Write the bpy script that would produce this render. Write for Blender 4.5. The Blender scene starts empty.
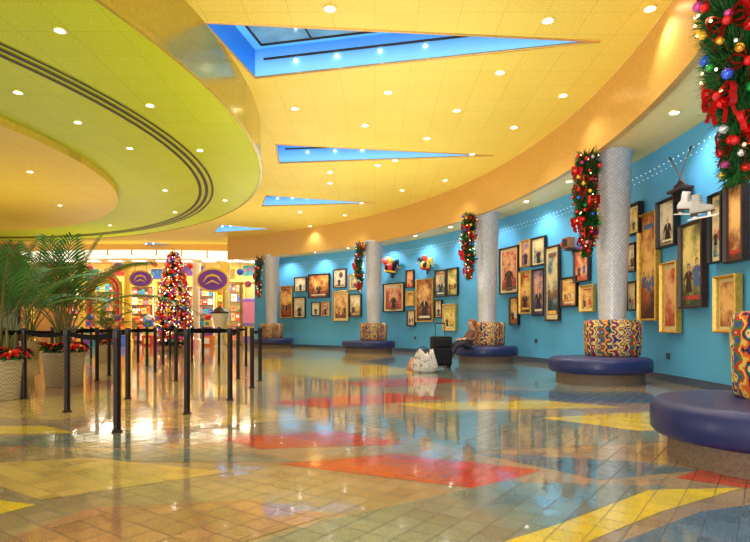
import bpy, bmesh, math, random
from mathutils import Vector, Matrix
random.seed(7)
R=random
F=560.0; HZ=326.0; H=1.03; PX0=375.0
C=Vector((-15.1,10.0)); RW=20.5
ZC=5.4; ZD=4.5; ZS=4.4
scene=bpy.context.scene
scene.view_settings.view_transform='Standard'
col=scene.collection

# ---------------------------------------------------------------- helpers
def s2l(v):
    v/=255.0
    return v/12.92 if v<=0.04045 else ((v+0.055)/1.055)**2.4
def rgb(r,g,b): return (s2l(r),s2l(g),s2l(b),1.0)
def fl(px,py):
    d=H*F/(py-HZ); return Vector(((px-PX0)/F*d,d,0))
def up(px,py,z):
    d=(z-H)*F/(HZ-py); return Vector(((px-PX0)/F*d,d,z))
def at(px,py,d): return Vector(((px-PX0)/F*d,d,H+(HZ-py)/F*d))
def ray_c(px,r):
    k=(px-PX0)/F
    a=k*k+1; b=-2*(k*C.x+C.y); c=C.x**2+C.y**2-r*r
    d=(-b+math.sqrt(b*b-4*a*c))/(2*a)
    return Vector((k*d,d))
def cp(r,a,z=0.0): return Vector((C.x+r*math.cos(a),C.y+r*math.sin(a),z))

def nmat(name,fn):
    m=bpy.data.materials.new(name); m.use_nodes=True
    nt=m.node_tree; b=nt.nodes['Principled BSDF']
    fn(nt,b); return m
def setp(b,color=None,rough=None,metal=None,spec=None,coat=None,coatr=None,em=None,es=None,alpha=None,trans=None):
    if color is not None: b.inputs['Base Color'].default_value=color
    if rough is not None: b.inputs['Roughness'].default_value=rough
    if metal is not None: b.inputs['Metallic'].default_value=metal
    if spec is not None: b.inputs['Specular IOR Level'].default_value=spec
    if coat is not None: b.inputs['Coat Weight'].default_value=coat
    if coatr is not None: b.inputs['Coat Roughness'].default_value=coatr
    if em is not None: b.inputs['Emission Color'].default_value=em
    if es is not None: b.inputs['Emission Strength'].default_value=es
    if alpha is not None: b.inputs['Alpha'].default_value=alpha
    if trans is not None: b.inputs['Transmission Weight'].default_value=trans
def N(nt,t,**kw):
    n=nt.nodes.new(t)
    for k,v in kw.items(): setattr(n,k,v)
    return n
def ramp(nt,stops,interp='LINEAR'):
    n=nt.nodes.new('ShaderNodeValToRGB'); cr=n.color_ramp; cr.interpolation=interp
    while len(cr.elements)>1: cr.elements.remove(cr.elements[-1])
    cr.elements[0].position=stops[0][0]; cr.elements[0].color=stops[0][1]
    for p,c in stops[1:]:
        e=cr.elements.new(p); e.color=c
    return n
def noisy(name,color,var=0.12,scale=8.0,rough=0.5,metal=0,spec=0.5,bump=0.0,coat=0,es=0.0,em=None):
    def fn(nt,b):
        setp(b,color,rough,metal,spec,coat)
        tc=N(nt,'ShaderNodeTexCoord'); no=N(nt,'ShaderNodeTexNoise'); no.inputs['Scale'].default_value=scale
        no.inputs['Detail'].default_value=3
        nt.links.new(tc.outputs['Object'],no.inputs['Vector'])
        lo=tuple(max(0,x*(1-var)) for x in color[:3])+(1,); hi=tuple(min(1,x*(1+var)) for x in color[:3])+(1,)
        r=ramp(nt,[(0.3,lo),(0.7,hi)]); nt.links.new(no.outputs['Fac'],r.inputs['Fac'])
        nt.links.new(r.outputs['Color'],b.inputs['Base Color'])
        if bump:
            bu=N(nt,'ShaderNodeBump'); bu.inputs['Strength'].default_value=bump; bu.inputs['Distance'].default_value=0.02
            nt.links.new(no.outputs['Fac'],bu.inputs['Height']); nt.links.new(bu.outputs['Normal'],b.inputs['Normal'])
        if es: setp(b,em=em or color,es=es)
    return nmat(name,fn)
def glow(name,color,s): return nmat(name,lambda nt,b:setp(b,color,0.4,em=color,es=s))

def mk(name,bm,mats,parent=None,loc=(0,0,0),rot=0.0,smooth=False,kind=None,label=None,category=None,group=None,scale=None):
    me=bpy.data.meshes.new(name)
    bm.normal_update(); bm.to_mesh(me); bm.free()
    if not isinstance(mats,(list,tuple)): mats=[mats]
    for m in mats: me.materials.append(m)
    if smooth:
        for p in me.polygons: p.use_smooth=True
        if smooth!=2:
            try: me.set_sharp_from_angle(angle=math.radians(40))
            except Exception: pass
    return place(name,me,parent,loc,rot,kind,label,category,group,scale)
def place(name,me,parent=None,loc=(0,0,0),rot=0.0,kind=None,label=None,category=None,group=None,scale=None):
    o=bpy.data.objects.new(name,me); col.objects.link(o)
    o.location=loc
    o.rotation_euler=rot if isinstance(rot,(tuple,list)) else (0,0,rot)
    if scale: o.scale=scale if isinstance(scale,(tuple,list)) else (scale,)*3
    if parent: o.parent=parent
    if kind: o['kind']=kind
    if label: o['label']=label
    if category: o['category']=category
    if group: o['group']=group
    return o
def root(name,loc,rot=0.0,label=None,category=None,group=None,scale=None):
    return place(name,None,None,loc,rot,None,label,category,group,scale)
def clone(src,loc,rot=None,scale=None,label=None,name=None):
    o=src.copy(); col.objects.link(o); o.location=loc
    if rot is not None: o.rotation_euler=rot if isinstance(rot,(tuple,list)) else (0,0,rot)
    if scale is not None: o.scale=scale if isinstance(scale,(tuple,list)) else (scale,)*3
    if label: o['label']=label
    def rec(a,b):
        for ch in list(a.children):
            c=ch.copy(); col.objects.link(c); c.parent=b; rec(ch,c)
    rec(src,o)
    return o

def box(bm,c,s,mi=0,bev=0.0,M=None):
    g=bmesh.ops.create_cube(bm,size=1.0); vs=g['verts']
    for v in vs: v.co=Vector((v.co.x*s[0]+c[0],v.co.y*s[1]+c[1],v.co.z*s[2]+c[2]))
    fs=set(f for v in vs for f in v.link_faces)
    for f in fs: f.material_index=mi
    if bev:
        es=list(set(e for f in fs for e in f.edges))
        r=bmesh.ops.bevel(bm,geom=es,offset=bev,segments=2,affect='EDGES',profile=0.6)
        for f in r['faces']: f.material_index=mi
        vs=list(set(r['verts'])|set(v for v in vs if v.is_valid))
    if M is not None: bmesh.ops.transform(bm,matrix=M,verts=[v for v in vs if v.is_valid])
    return vs
def frame_axes(d):
    d=d.normalized(); a=Vector((0,0,1)) if abs(d.z)<0.9 else Vector((1,0,0))
    x=d.cross(a).normalized(); y=d.cross(x).normalized(); return x,y
def tube(bm,pts,rad,seg=8,mi=0,cap=True,closed=False):
    pts=[Vector(p) for p in pts]; n=len(pts)
    rads=rad if isinstance(rad,(list,tuple)) else [rad]*n
    rings=[]; px=None
    for i,p in enumerate(pts):
        if closed: d=pts[(i+1)%n]-pts[i-1]
        else: d=pts[min(i+1,n-1)]-pts[max(i-1,0)]
        d.normalize()
        if px is None: x,y=frame_axes(d)
        else:
            x=(px-d*px.dot(d)).normalized(); y=d.cross(x).normalized()
        px=x
        rings.append([bm.verts.new(p+(x*math.cos(2*math.pi*j/seg)+y*math.sin(2*math.pi*j/seg))*rads[i]) for j in range(seg)])
    m=n if closed else n-1
    for i in range(m):
        a=rings[i]; b=rings[(i+1)%n]
        for j in range(seg):
            f=bm.faces.new((a[j],a[(j+1)%seg],b[(j+1)%seg],b[j])); f.material_index=mi
    if cap and not closed:
        for r,fl_ in ((rings[0],True),(rings[-1],False)):
            f=bm.faces.new(r[::-1] if fl_ else r); f.material_index=mi
def cyl(bm,p0,p1,r0,r1=None,seg=24,mi=0): tube(bm,[p0,p1],[r0,r0 if r1 is None else r1],seg,mi)
def lathe(bm,prof,seg=32,mi=0,c=(0,0,0),mis=None,sx=1,sy=1):
    rings=[]
    for r,z in prof:
        if r<1e-5: rings.append([bm.verts.new((c[0],c[1],c[2]+z))])
        else: rings.append([bm.verts.new((c[0]+r*sx*math.cos(2*math.pi*j/seg),c[1]+r*sy*math.sin(2*math.pi*j/seg),c[2]+z)) for j in range(seg)])
    for i in range(len(rings)-1):
        a,b=rings[i],rings[i+1]; m=mis[i] if mis else mi
        for j in range(seg):
            k=(j+1)%seg
            if len(a)==1 and len(b)==1: continue
            if len(a)==1: f=bm.faces.new((a[0],b[k],b[j]))
            elif len(b)==1: f=bm.faces.new((a[j],a[k],b[0]))
            else: f=bm.faces.new((a[j],a[k],b[k],b[j]))
            f.material_index=m
def sph(bm,c,r,mi=0,u=12,v=8,s=(1,1,1)):
    g=bmesh.ops.create_uvsphere(bm,u_segments=u,v_segments=v,radius=1.0)
    for w in g['verts']: w.co=Vector((w.co.x*r*s[0]+c[0],w.co.y*r*s[1]+c[1],w.co.z*r*s[2]+c[2]))
    for f in set(f for w in g['verts'] for f in w.link_faces): f.material_index=mi
def quad(bm,ps,mi=0):
    f=bm.faces.new([bm.verts.new(p) for p in ps]); f.material_index=mi; return f
def extr(bm,pts,y0,y1,mi=0):
    a=[bm.verts.new((x,y0,z)) for x,z in pts]; b=[bm.verts.new((x,y1,z)) for x,z in pts]; n=len(pts)
    fs=[bm.faces.new(a),bm.faces.new(b[::-1])]
    for i in range(n): fs.append(bm.faces.new((a[i],b[i],b[(i+1)%n],a[(i+1)%n])))
    for f in fs: f.material_index=mi
    bmesh.ops.recalc_face_normals(bm,faces=fs); return fs
def arc(bm,r0,z0,r1,z1,a0,a1,n=96,mi=0,c=None):
    cc=C if c is None else c
    pr=None
    for i in range(n+1):
        a=a0+(a1-a0)*i/n
        A=bm.verts.new((cc.x+r0*math.cos(a),cc.y+r0*math.sin(a),z0)); B=bm.verts.new((cc.x+r1*math.cos(a),cc.y+r1*math.sin(a),z1))
        if pr:
            f=bm.faces.new((pr[0],A,B,pr[1])); f.material_index=mi
        pr=(A,B)

# ---------------------------------------------------------------- materials
def tilemat(name,c,rough=0.11,tile=0.15,var=0.2):
    def fn(nt,b):
        tc=N(nt,'ShaderNodeTexCoord'); mp=N(nt,'ShaderNodeMapping'); mp.inputs['Rotation'].default_value=(0,0,0.62)
        br=N(nt,'ShaderNodeTexBrick'); br.offset=0.0
        br.inputs['Scale'].default_value=1.0; br.inputs['Brick Width'].default_value=tile; br.inputs['Row Height'].default_value=tile
        br.inputs['Mortar Size'].default_value=0.004; br.inputs['Mortar Smooth'].default_value=0.2
        hi=tuple(min(1,x*(1+var)) for x in c[:3])+(1,); lo=tuple(x*(1-var) for x in c[:3])+(1,)
        br.inputs['Color1'].default_value=hi; br.inputs['Color2'].default_value=lo
        br.inputs['Mortar'].default_value=tuple(x*0.35 for x in c[:3])+(1,)
        nt.links.new(tc.outputs['Object'],mp.inputs['Vector']); nt.links.new(mp.outputs['Vector'],br.inputs['Vector'])
        no=N(nt,'ShaderNodeTexNoise'); no.inputs['Scale'].default_value=90; no.inputs['Detail'].default_value=2
        nt.links.new(tc.outputs['Object'],no.inputs['Vector'])
        r=ramp(nt,[(0.35,(0.74,0.74,0.74,1)),(0.65,(1.15,1.15,1.15,1))]); nt.links.new(no.outputs['Fac'],r.inputs['Fac'])
        mx=N(nt,'ShaderNodeMix',data_type='RGBA',blend_type='MULTIPLY'); mx.inputs['Factor'].default_value=1
        nt.links.new(br.outputs['Color'],mx.inputs['A']); nt.links.new(r.outputs['Color'],mx.inputs['B'])
        nt.links.new(mx.outputs['Result'],b.inputs['Base Color'])
        rr=N(nt,'ShaderNodeMapRange'); rr.inputs['To Min'].default_value=rough; rr.inputs['To Max'].default_value=0.5
        nt.links.new(br.outputs['Fac'],rr.inputs['Value']); nt.links.new(rr.outputs['Result'],b.inputs['Roughness'])
        cw=N(nt,'ShaderNodeMapRange'); cw.inputs['To Min'].default_value=0.62; cw.inputs['To Max'].default_value=0.03
        nt.links.new(br.outputs['Fac'],cw.inputs['Value']); nt.links.new(cw.outputs['Result'],b.inputs['Coat Weight'])
        n2=N(nt,'ShaderNodeTexNoise'); n2.inputs['Scale'].default_value=5.5; n2.inputs['Detail'].default_value=1
        nt.links.new(tc.outputs['Object'],n2.inputs['Vector'])
        ad=N(nt,'ShaderNodeMath',operation='MULTIPLY_ADD'); ad.inputs[1].default_value=-0.25
        nt.links.new(br.outputs['Fac'],ad.inputs[0]); nt.links.new(n2.outputs['Fac'],ad.inputs[2])
        bu=N(nt,'ShaderNodeBump'); bu.inputs['Strength'].default_value=0.10; bu.inputs['Distance'].default_value=0.01
        nt.links.new(ad.outputs[0],bu.inputs['Height']); nt.links.new(bu.outputs['Normal'],b.inputs['Normal'])
        setp(b,spec=0.7,coatr=0.04); b.inputs['Coat IOR'].default_value=1.58
        nt.links.new(bu.outputs['Normal'],b.inputs['Coat Normal'])
    return nmat(name,fn)
FT=dict(
 base=tilemat('tile_brown_grey',rgb(170,146,120)),
 tan=tilemat('tile_tan',rgb(214,182,108)),
 yellow=tilemat('tile_yellow',rgb(242,208,66),var=0.1),
 cream=tilemat('tile_cream',rgb(238,216,140),var=0.1),
 red=tilemat('tile_red',rgb(212,66,44),var=0.14),
 slate=tilemat('tile_slate_grey',rgb(124,136,132)),
 blue=tilemat('tile_blue_grey',rgb(96,120,142)),
 rose=tilemat('tile_rose',rgb(180,130,102)))

def ceilmat(name,c,c2,rough=0.45,es=0.0):
    def fn(nt,b):
        tc=N(nt,'ShaderNodeTexCoord')
        br=N(nt,'ShaderNodeTexBrick'); br.offset=0.0; br.inputs['Scale'].default_value=1.0
        br.inputs['Brick Width'].default_value=0.6; br.inputs['Row Height'].default_value=0.6
        br.inputs['Mortar Size'].default_value=0.006; br.inputs['Color1'].default_value=c; br.inputs['Color2'].default_value=c2
        br.inputs['Mortar'].default_value=tuple(x*0.78 for x in c[:3])+(1,)
        nt.links.new(tc.outputs['Object'],br.inputs['Vector'])
        no=N(nt,'ShaderNodeTexNoise'); no.inputs['Scale'].default_value=40
        nt.links.new(tc.outputs['Object'],no.inputs['Vector'])
        r=ramp(nt,[(0.35,(0.86,0.86,0.86,1)),(0.65,(1.05,1.05,1.05,1))]); nt.links.new(no.outputs['Fac'],r.inputs['Fac'])
        mx=N(nt,'ShaderNodeMix',data_type='RGBA',blend_type='MULTIPLY'); mx.inputs['Factor'].default_value=1
        nt.links.new(br.outputs['Color'],mx.inputs['A']); nt.links.new(r.outputs['Color'],mx.inputs['B'])
        nt.links.new(mx.outputs['Result'],b.inputs['Base Color']); setp(b,rough=rough,spec=0.3)
    return nmat(name,fn)
M_ceil=ceilmat('ceiling_yellow',rgb(238,212,96),rgb(235,207,88))
M_disc=ceilmat('ceiling_lime_yellow',rgb(200,210,40),rgb(195,206,36))
M_inner=ceilmat('ceiling_gold',rgb(230,196,70),rgb(228,192,64))
M_soff=noisy('soffit_cream_yellow',rgb(242,214,138),0.04,5,0.4)
M_slot=noisy('slot_black',rgb(48,38,14),0.1,10,0.5)
def goldfn(c,rough):
    def fn(nt,b):
        tc=N(nt,'ShaderNodeTexCoord'); vo=N(nt,'ShaderNodeTexVoronoi'); vo.inputs['Scale'].default_value=22
        nt.links.new(tc.outputs['Object'],vo.inputs['Vector'])
        r=ramp(nt,[(0.0,tuple(x*0.86 for x in c[:3])+(1,)),(0.6,tuple(min(1,x*1.12) for x in c[:3])+(1,))])
        nt.links.new(vo.outputs['Distance'],r.inputs['Fac']); nt.links.new(r.outputs['Color'],b.inputs['Base Color'])
        bu=N(nt,'ShaderNodeBump'); bu.inputs['Strength'].default_value=0.12; bu.inputs['Distance'].default_value=0.01
        nt.links.new(vo.outputs['Distance'],bu.inputs['Height']); nt.links.new(bu.outputs['Normal'],b.inputs['Normal'])
        setp(b,rough=rough,metal=0.4,spec=0.6)
    return fn
M_fasc=nmat('fascia_tan_gold',goldfn(rgb(210,164,84),0.36))
M_fascd=nmat('fascia_olive_gold',goldfn(rgb(190,170,70),0.2))
M_blue=noisy('wall_blue_paint',rgb(86,168,216),0.06,1.2,0.55,spec=0.3)
M_base=noisy('baseboard_grey',rgb(70,84,104),0.08,6,0.4)
M_back=noisy('shop_wall_warm',rgb(240,200,104),0.3,1.6,0.6,es=0.35)  # glow in the colour makes the wall look lit
M_white=noisy('cream_paint',rgb(245,238,215),0.03,4,0.5)
M_black=noisy('black_metal',rgb(22,18,18),0.1,20,0.45)
M_post=noisy('black_brown_enamel',rgb(34,18,14),0.1,20,0.45,spec=0.25)
M_belt=noisy('black_belt_webbing',rgb(20,16,18),0.2,60,0.9,spec=0.1)
M_lens=glow('lamp_lens_white',(1,0.95,0.84,1),14)
M_ring=noisy('lamp_ring_white',rgb(240,225,180),0.03,9,0.4)
def colfn(nt,b):
    tc=N(nt,'ShaderNodeTexCoord'); mp=N(nt,'ShaderNodeMapping'); nt.links.new(tc.outputs['UV'],mp.inputs['Vector'])
    mp.inputs['Rotation'].default_value=(0,0,math.pi/4)
    br=N(nt,'ShaderNodeTexBrick'); br.offset=0.0; br.inputs['Scale'].default_value=1.0
    br.inputs['Brick Width'].default_value=0.055; br.inputs['Row Height'].default_value=0.055; br.inputs['Mortar Size'].default_value=0.003
    br.inputs['Color1'].default_value=rgb(228,228,232); br.inputs['Color2'].default_value=rgb(208,208,216); br.inputs['Mortar'].default_value=rgb(178,175,188)
    nt.links.new(mp.outputs['Vector'],br.inputs['Vector']); nt.links.new(br.outputs['Color'],b.inputs['Base Color'])
    bu=N(nt,'ShaderNodeBump'); bu.inputs['Strength'].default_value=0.25; bu.inputs['Distance'].default_value=0.01; bu.invert=True
    nt.links.new(br.outputs['Fac'],bu.inputs['Height']); nt.links.new(bu.outputs['Normal'],b.inputs['Normal'])
    setp(b,rough=0.4,metal=0.2,spec=0.6)
M_col=nmat('column_silver_quilted',colfn)
M_seat=noisy('seat_navy_vinyl',rgb(32,40,96),0.1,4,0.4,spec=0.45,coat=0.05)
M_sbase=noisy('bench_base_brown_laminate',rgb(120,98,80),0.25,40,0.6)
def fabfn(nt,b):
    tc=N(nt,'ShaderNodeTexCoord')
    sx=N(nt,'ShaderNodeSeparateXYZ'); nt.links.new(tc.outputs['Object'],sx.inputs['Vector'])
    an=N(nt,'ShaderNodeMath',operation='ARCTAN2'); nt.links.new(sx.outputs['X'],an.inputs[0]); nt.links.new(sx.outputs['Y'],an.inputs[1])
    cb=N(nt,'ShaderNodeCombineXYZ'); nt.links.new(an.outputs[0],cb.inputs['X']); nt.links.new(sx.outputs['Z'],cb.inputs['Z'])
    no=N(nt,'ShaderNodeTexNoise'); no.inputs['Scale'].default_value=6; no.inputs['Detail'].default_value=2; nt.links.new(cb.outputs[0],no.inputs['Vector'])
    pp=N(nt,'ShaderNodeMath',operation='PINGPONG'); pp.inputs[1].default_value=0.07; nt.links.new(sx.outputs['Z'],pp.inputs[0])
    a1=N(nt,'ShaderNodeMath',operation='MULTIPLY_ADD'); a1.inputs[1].default_value=2.2; nt.links.new(pp.outputs[0],a1.inputs[0]); nt.links.new(an.outputs[0],a1.inputs[2])
    a2=N(nt,'ShaderNodeMath',operation='MULTIPLY_ADD'); a2.inputs[1].default_value=0.55; nt.links.new(no.outputs['Fac'],a2.inputs[0]); nt.links.new(a1.outputs[0],a2.inputs[2])
    m3=N(nt,'ShaderNodeMath',operation='MULTIPLY'); m3.inputs[1].default_value=1.15; nt.links.new(a2.outputs[0],m3.inputs[0])
    fr=N(nt,'ShaderNodeMath',operation='FRACT'); nt.links.new(m3.outputs[0],fr.inputs[0])
    cs=[(230,184,70),(44,56,140),(170,36,42),(232,204,130),(36,110,116),(44,36,80),(220,100,44),(226,190,90),(196,44,50),(70,120,60),(60,80,170),(236,196,80),(120,30,60),(226,206,150)]
    r=ramp(nt,[(i/14,rgb(*c)) for i,c in enumerate(cs)],'CONSTANT')
    nt.links.new(fr.outputs[0],r.inputs['Fac'])
    nt.links.new(r.outputs['Color'],b.inputs['Base Color']); setp(b,rough=0.85,spec=0.2)
M_fab=nmat('backrest_multicolour_fabric',fabfn)
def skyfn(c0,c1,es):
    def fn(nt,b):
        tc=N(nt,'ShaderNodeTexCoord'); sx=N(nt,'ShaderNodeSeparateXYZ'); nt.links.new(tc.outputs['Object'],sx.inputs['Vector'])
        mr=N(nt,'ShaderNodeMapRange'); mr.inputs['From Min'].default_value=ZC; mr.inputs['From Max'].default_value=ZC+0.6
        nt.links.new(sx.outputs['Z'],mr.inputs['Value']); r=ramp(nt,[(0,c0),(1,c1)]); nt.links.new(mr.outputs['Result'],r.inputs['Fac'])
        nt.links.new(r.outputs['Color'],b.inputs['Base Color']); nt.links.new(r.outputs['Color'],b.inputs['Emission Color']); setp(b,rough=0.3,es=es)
    return nmat('recess_wall_blue_glow',fn)
M_sky=skyfn(rgb(40,125,220),rgb(20,80,170),0.5)  # cove light painted as glow, fading towards the top
M_skyl=skyfn(rgb(140,212,248),rgb(30,110,210),0.75)  # paler copy for the far wall, cove light painted stronger
M_skyd=noisy('recess_glazing_blue_grey',rgb(104,150,176),0.4,2.0,0.15,es=0.3)
M_skyt=noisy('recess_top_blue',rgb(90,175,232),0.3,1.0,0.3,es=0.6)  # recess light put into the colour as glow
M_gold=noisy('gold_frame',rgb(206,160,64),0.2,14,0.35,metal=0.4)
M_dkbr=noisy('dark_brown_wood',rgb(58,34,24),0.25,10,0.4)
M_mbr=noisy('mid_brown_wood',rgb(130,80,44),0.2,10,0.4)
M_red=noisy('red_satin',rgb(205,24,24),0.15,14,0.35)
M_green=noisy('pine_green',rgb(34,96,36),0.4,12,0.7)
M_palm=noisy('palm_green',rgb(56,108,40),0.5,4,0.5)
M_stem=noisy('palm_stem',rgb(110,104,50),0.2,9,0.6)
M_soil=noisy('potting_soil',rgb(60,42,28),0.3,30,0.9)
def wov(nt,b):
    tc=N(nt,'ShaderNodeTexCoord'); w=N(nt,'ShaderNodeTexChecker'); w.inputs['Scale'].default_value=34
    w.inputs['Color1'].default_value=rgb(180,162,124); w.inputs['Color2'].default_value=rgb(146,128,94)
    nt.links.new(tc.outputs['Object'],w.inputs['Vector']); nt.links.new(w.outputs['Color'],b.inputs['Base Color']); setp(b,rough=0.6)
M_pot=nmat('planter_woven_beige',wov)
BAUB=[nmat('bauble_'+n,lambda nt,b,c=c:setp(b,c,0.15,0.3,em=c,es=0.25)) for n,c in
   (('red',rgb(215,20,24)),('gold',rgb(235,175,50)),('blue',rgb(50,90,205)),('purple',rgb(190,60,140)),('silver',rgb(230,220,220)),('green',rgb(40,140,60)))]  # faint glow in each colour stands in for tree lights
M_twinkle=glow('fairy_light_warm',(1,0.75,0.35,1),6)
PAL=[noisy('glow_paint_'+n,c,0.12,6,0.5,es=0.2,em=c) for n,c in (('red',rgb(205,44,34)),('yellow',rgb(240,196,70)),('teal',rgb(50,150,150)),('purple',rgb(120,60,150)),('orange',rgb(225,125,50)),('white',rgb(240,232,215)),('pink',rgb(215,90,120)),('blue',rgb(50,90,175)),('green',rgb(70,140,60)))]  # paint colours with a slight glow added to look brighter
names=['red','yellow','teal','purple','orange','white','pink','blue','green']

# ---------------------------------------------------------------- room shell
bm=bmesh.new()
def poly(k,pts,z):
    ks=list(FT).index(k)
    f=bm.faces.new([bm.verts.new((fl(x,y).x,fl(x,y).y,z)) for x,y in pts]); f.material_index=ks
    f.normal_update()
    if f.normal.z<0: f.normal_flip()
f=quad(bm,[(-30,-6,0),(8,-6,0),(8,36,0),(-30,36,0)],0)
z=0.0002
polys=[
 ('tan',[(-400,346),(300,346.5),(420,360),(250,388),(60,420),(-400,400)]),  # far tan tiles, warm ceiling reflection painted in as well
 ('slate',[(430,352),(640,384),(560,392),(330,366)]),
 ('yellow',[(230,362),(330,358),(430,372),(330,380)]),
 ('rose',[(-100,372),(60,372),(150,385),(40,398),(-100,392)]),
 ('blue',[(470,390),(640,392),(700,404),(560,402)]),
 ('yellow',[(-200,425),(46,426),(76,433),(-200,437)]),
 ('slate',[(76,433),(200,434),(150,448),(-100,445)]),
 ('red',[(340,383),(430,377),(470,381),(380,388)]),
 ('yellow',[(395,404),(540,400),(628,408),(440,410)]),
 ('red',[(262,402),(390,393),(450,398),(330,408)]),
 ('slate',[(330,415),(520,412),(700,440),(470,452)]),
 ('blue',[(470,452),(640,462),(700,470),(600,480)]),
 ('yellow',[(540,418),(650,412),(735,426),(640,431)]),
 ('tan',[(120,412),(240,404),(320,420),(100,432)]),  # tan paints the ceiling's warm reflection onto the tiles
 ('red',[(218,438),(335,431),(410,444),(260,449)]),
 ('slate',[(60,452),(230,448),(300,462),(130,462)]),
 ('red',[(278,464),(395,454),(542,470),(478,489)]),
 ('tan',[(-60,466),(90,458),(230,472),(40,500)]),
 ('yellow',[(-160,498),(-20,498),(36,505),(-60,530)]),
 ('slate',[(200,560),(330,520),(500,482),(668,486),(590,512),(470,560)]),
 ('yellow',[(430,566),(560,524),(650,490),(742,488),(660,512),(530,566)]),
 ('red',[(676,478),(700,470),(800,482),(800,496)]),
 ('blue',[(560,566),(700,512),(800,498),(1000,540),(800,600)]),
 ('rose',[(0,542),(90,508),(250,500),(330,515),(200,556),(60,580)]),
]
for k,p in polys:
    poly(k,p,z); z+=0.00008
mk('floor',bm,list(FT.values()),kind='structure')

A0,A1=math.radians(-50),math.radians(64)
bm=bmesh.new(); arc(bm,RW,0,RW,ZS+0.02,A0,A1,120); arc(bm,RW+0.2,ZS+0.02,RW+0.2,0,A0,A1,120); arc(bm,RW+0.2,ZS+0.02,RW,ZS+0.02,A0,A1,120)
mk('wall_right',bm,M_blue,kind='structure',smooth=True)
bm=bmesh.new(); arc(bm,RW-0.02,0.001,RW-0.02,0.14,A0,A1,120); arc(bm,RW-0.02,0.14,RW,0.14,A0,A1,120)
mk('baseboard_right',bm,M_base,kind='structure',smooth=True)
e=cp(RW,A1)
bm=bmesh.new(); box(bm,(e.x+0.1,(e.y+34.2)/2+0.1,2.7),(0.2,34.2-e.y,5.4))
mk('wall_end',bm,M_blue,kind='structure')
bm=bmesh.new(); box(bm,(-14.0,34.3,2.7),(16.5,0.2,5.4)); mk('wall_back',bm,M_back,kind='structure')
M_dim=noisy('wall_amber_brown',rgb(140,100,46),0.3,1.0,0.5,es=0.05)  # brown wall lifted by a faint glow in its colour
M_dimg=noisy('glass_green_glow',rgb(96,118,84),0.6,1.4,0.08,es=0.08)
M_dimp=noisy('glass_amber_glow',rgb(180,126,60),0.6,2.2,0.08,es=0.15)
bm=bmesh.new(); box(bm,(-24.5,30.1,2.7),(11,0.2,5.4)); box(bm,(-19.05,32.2,2.7),(0.2,4.4,5.4)); mk('wall_left',bm,M_dim,kind='structure')
bm=bmesh.new()
for i in range(6):
    x=-23.5+0.88*i
    box(bm,(x,29.98,1.9),(0.07,0.1,3.7),0)
    if i<5:
        box(bm,(x+0.44,29.99,0.9),(0.8,0.03,1.6),1+(i%3!=1)); box(bm,(x+0.44,29.99,2.75),(0.8,0.03,1.9),1+(i%2))
for zz in (0.06,1.75,3.75): box(bm,(-21.3,29.98,zz),(4.4,0.1,0.08),0)
mk('window_6',bm,[M_dkbr,M_dimg,M_dimp],kind='structure')

tris=[[(203,22),(600,41),(255,78)],[(276,144),(494,155.5),(279,163)],[(266,195),(376,203),(262,206)],[(220,224.5),(276,229),(214,232.5)],[(146,242),(196,246),(138,249)]]
tw=[[up(x,y,ZC) for x,y in t] for t in tris]
bm=bmesh.new(); RF=19.25
outer=[cp(RF,math.radians(-55+121*i/80),ZC) for i in range(81)]
outer+=[Vector((outer[-1].x,34.2,ZC)),Vector((-30,34.2,ZC)),Vector((-30,outer[0].y,ZC))]
edges=[]
for loop in [outer]+tw:
    vs=[bm.verts.new(p) for p in loop]
    for i in range(len(vs)): edges.append(bm.edges.new((vs[i],vs[(i+1)%len(vs)])))
bmesh.ops.triangle_fill(bm,use_beauty=True,use_dissolve=False,edges=edges,normal=(0,0,-1))
mk('ceiling',bm,M_ceil,kind='structure')
for i,t in enumerate(tw):
    bm=bmesh.new(); dep=0.5 if i==0 else 0.6
    for j in range(3):
        a,b=t[j],t[(j+1)%3]; u=Vector((0,0,dep))
        quad(bm,[a,b,b+u,a+u],1 if j==1 else 0)
    cen=(t[0]+t[1]+t[2])/3
    if i==0: cen=t[0]*0.42+t[1]*0.16+t[2]*0.42
    f=quad(bm,[p+u for p in t],5)
    ins=[cen+(p-cen)*0.8+Vector((0,0,dep-0.01)) for p in t]; quad(bm,ins,2)
    for j in range(3):
        tube(bm,[ins[j],ins[(j+1)%3]],0.025,6,3)
        tube(bm,[t[j],t[(j+1)%3]],0.022,6,4)
    for k in range(1,5):
        s=k/5; tube(bm,[ins[0].lerp(ins[1],s),ins[2].lerp(ins[1],s)],0.018,6,3)
    tube(bm,[t[2].lerp(t[1],0.03)+Vector((0,-0.03,dep*0.6)),t[2].lerp(t[1],0.95)+Vector((0,-0.03,dep*0.6))],0.02,6,3)
    for k in range(1,5):
        q=t[2].lerp(t[1],k/7.5)+Vector((0,0,dep*0.45)); q=q+(cen-q).normalized()*0.03; sph(bm,(q.x,q.y,q.z),0.026,6,8,6)
    mk('window_%d'%(i+1),bm,[M_sky,M_skyl,M_skyd,M_slot,M_fasc,M_skyt,M_lens],kind='structure')

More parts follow.
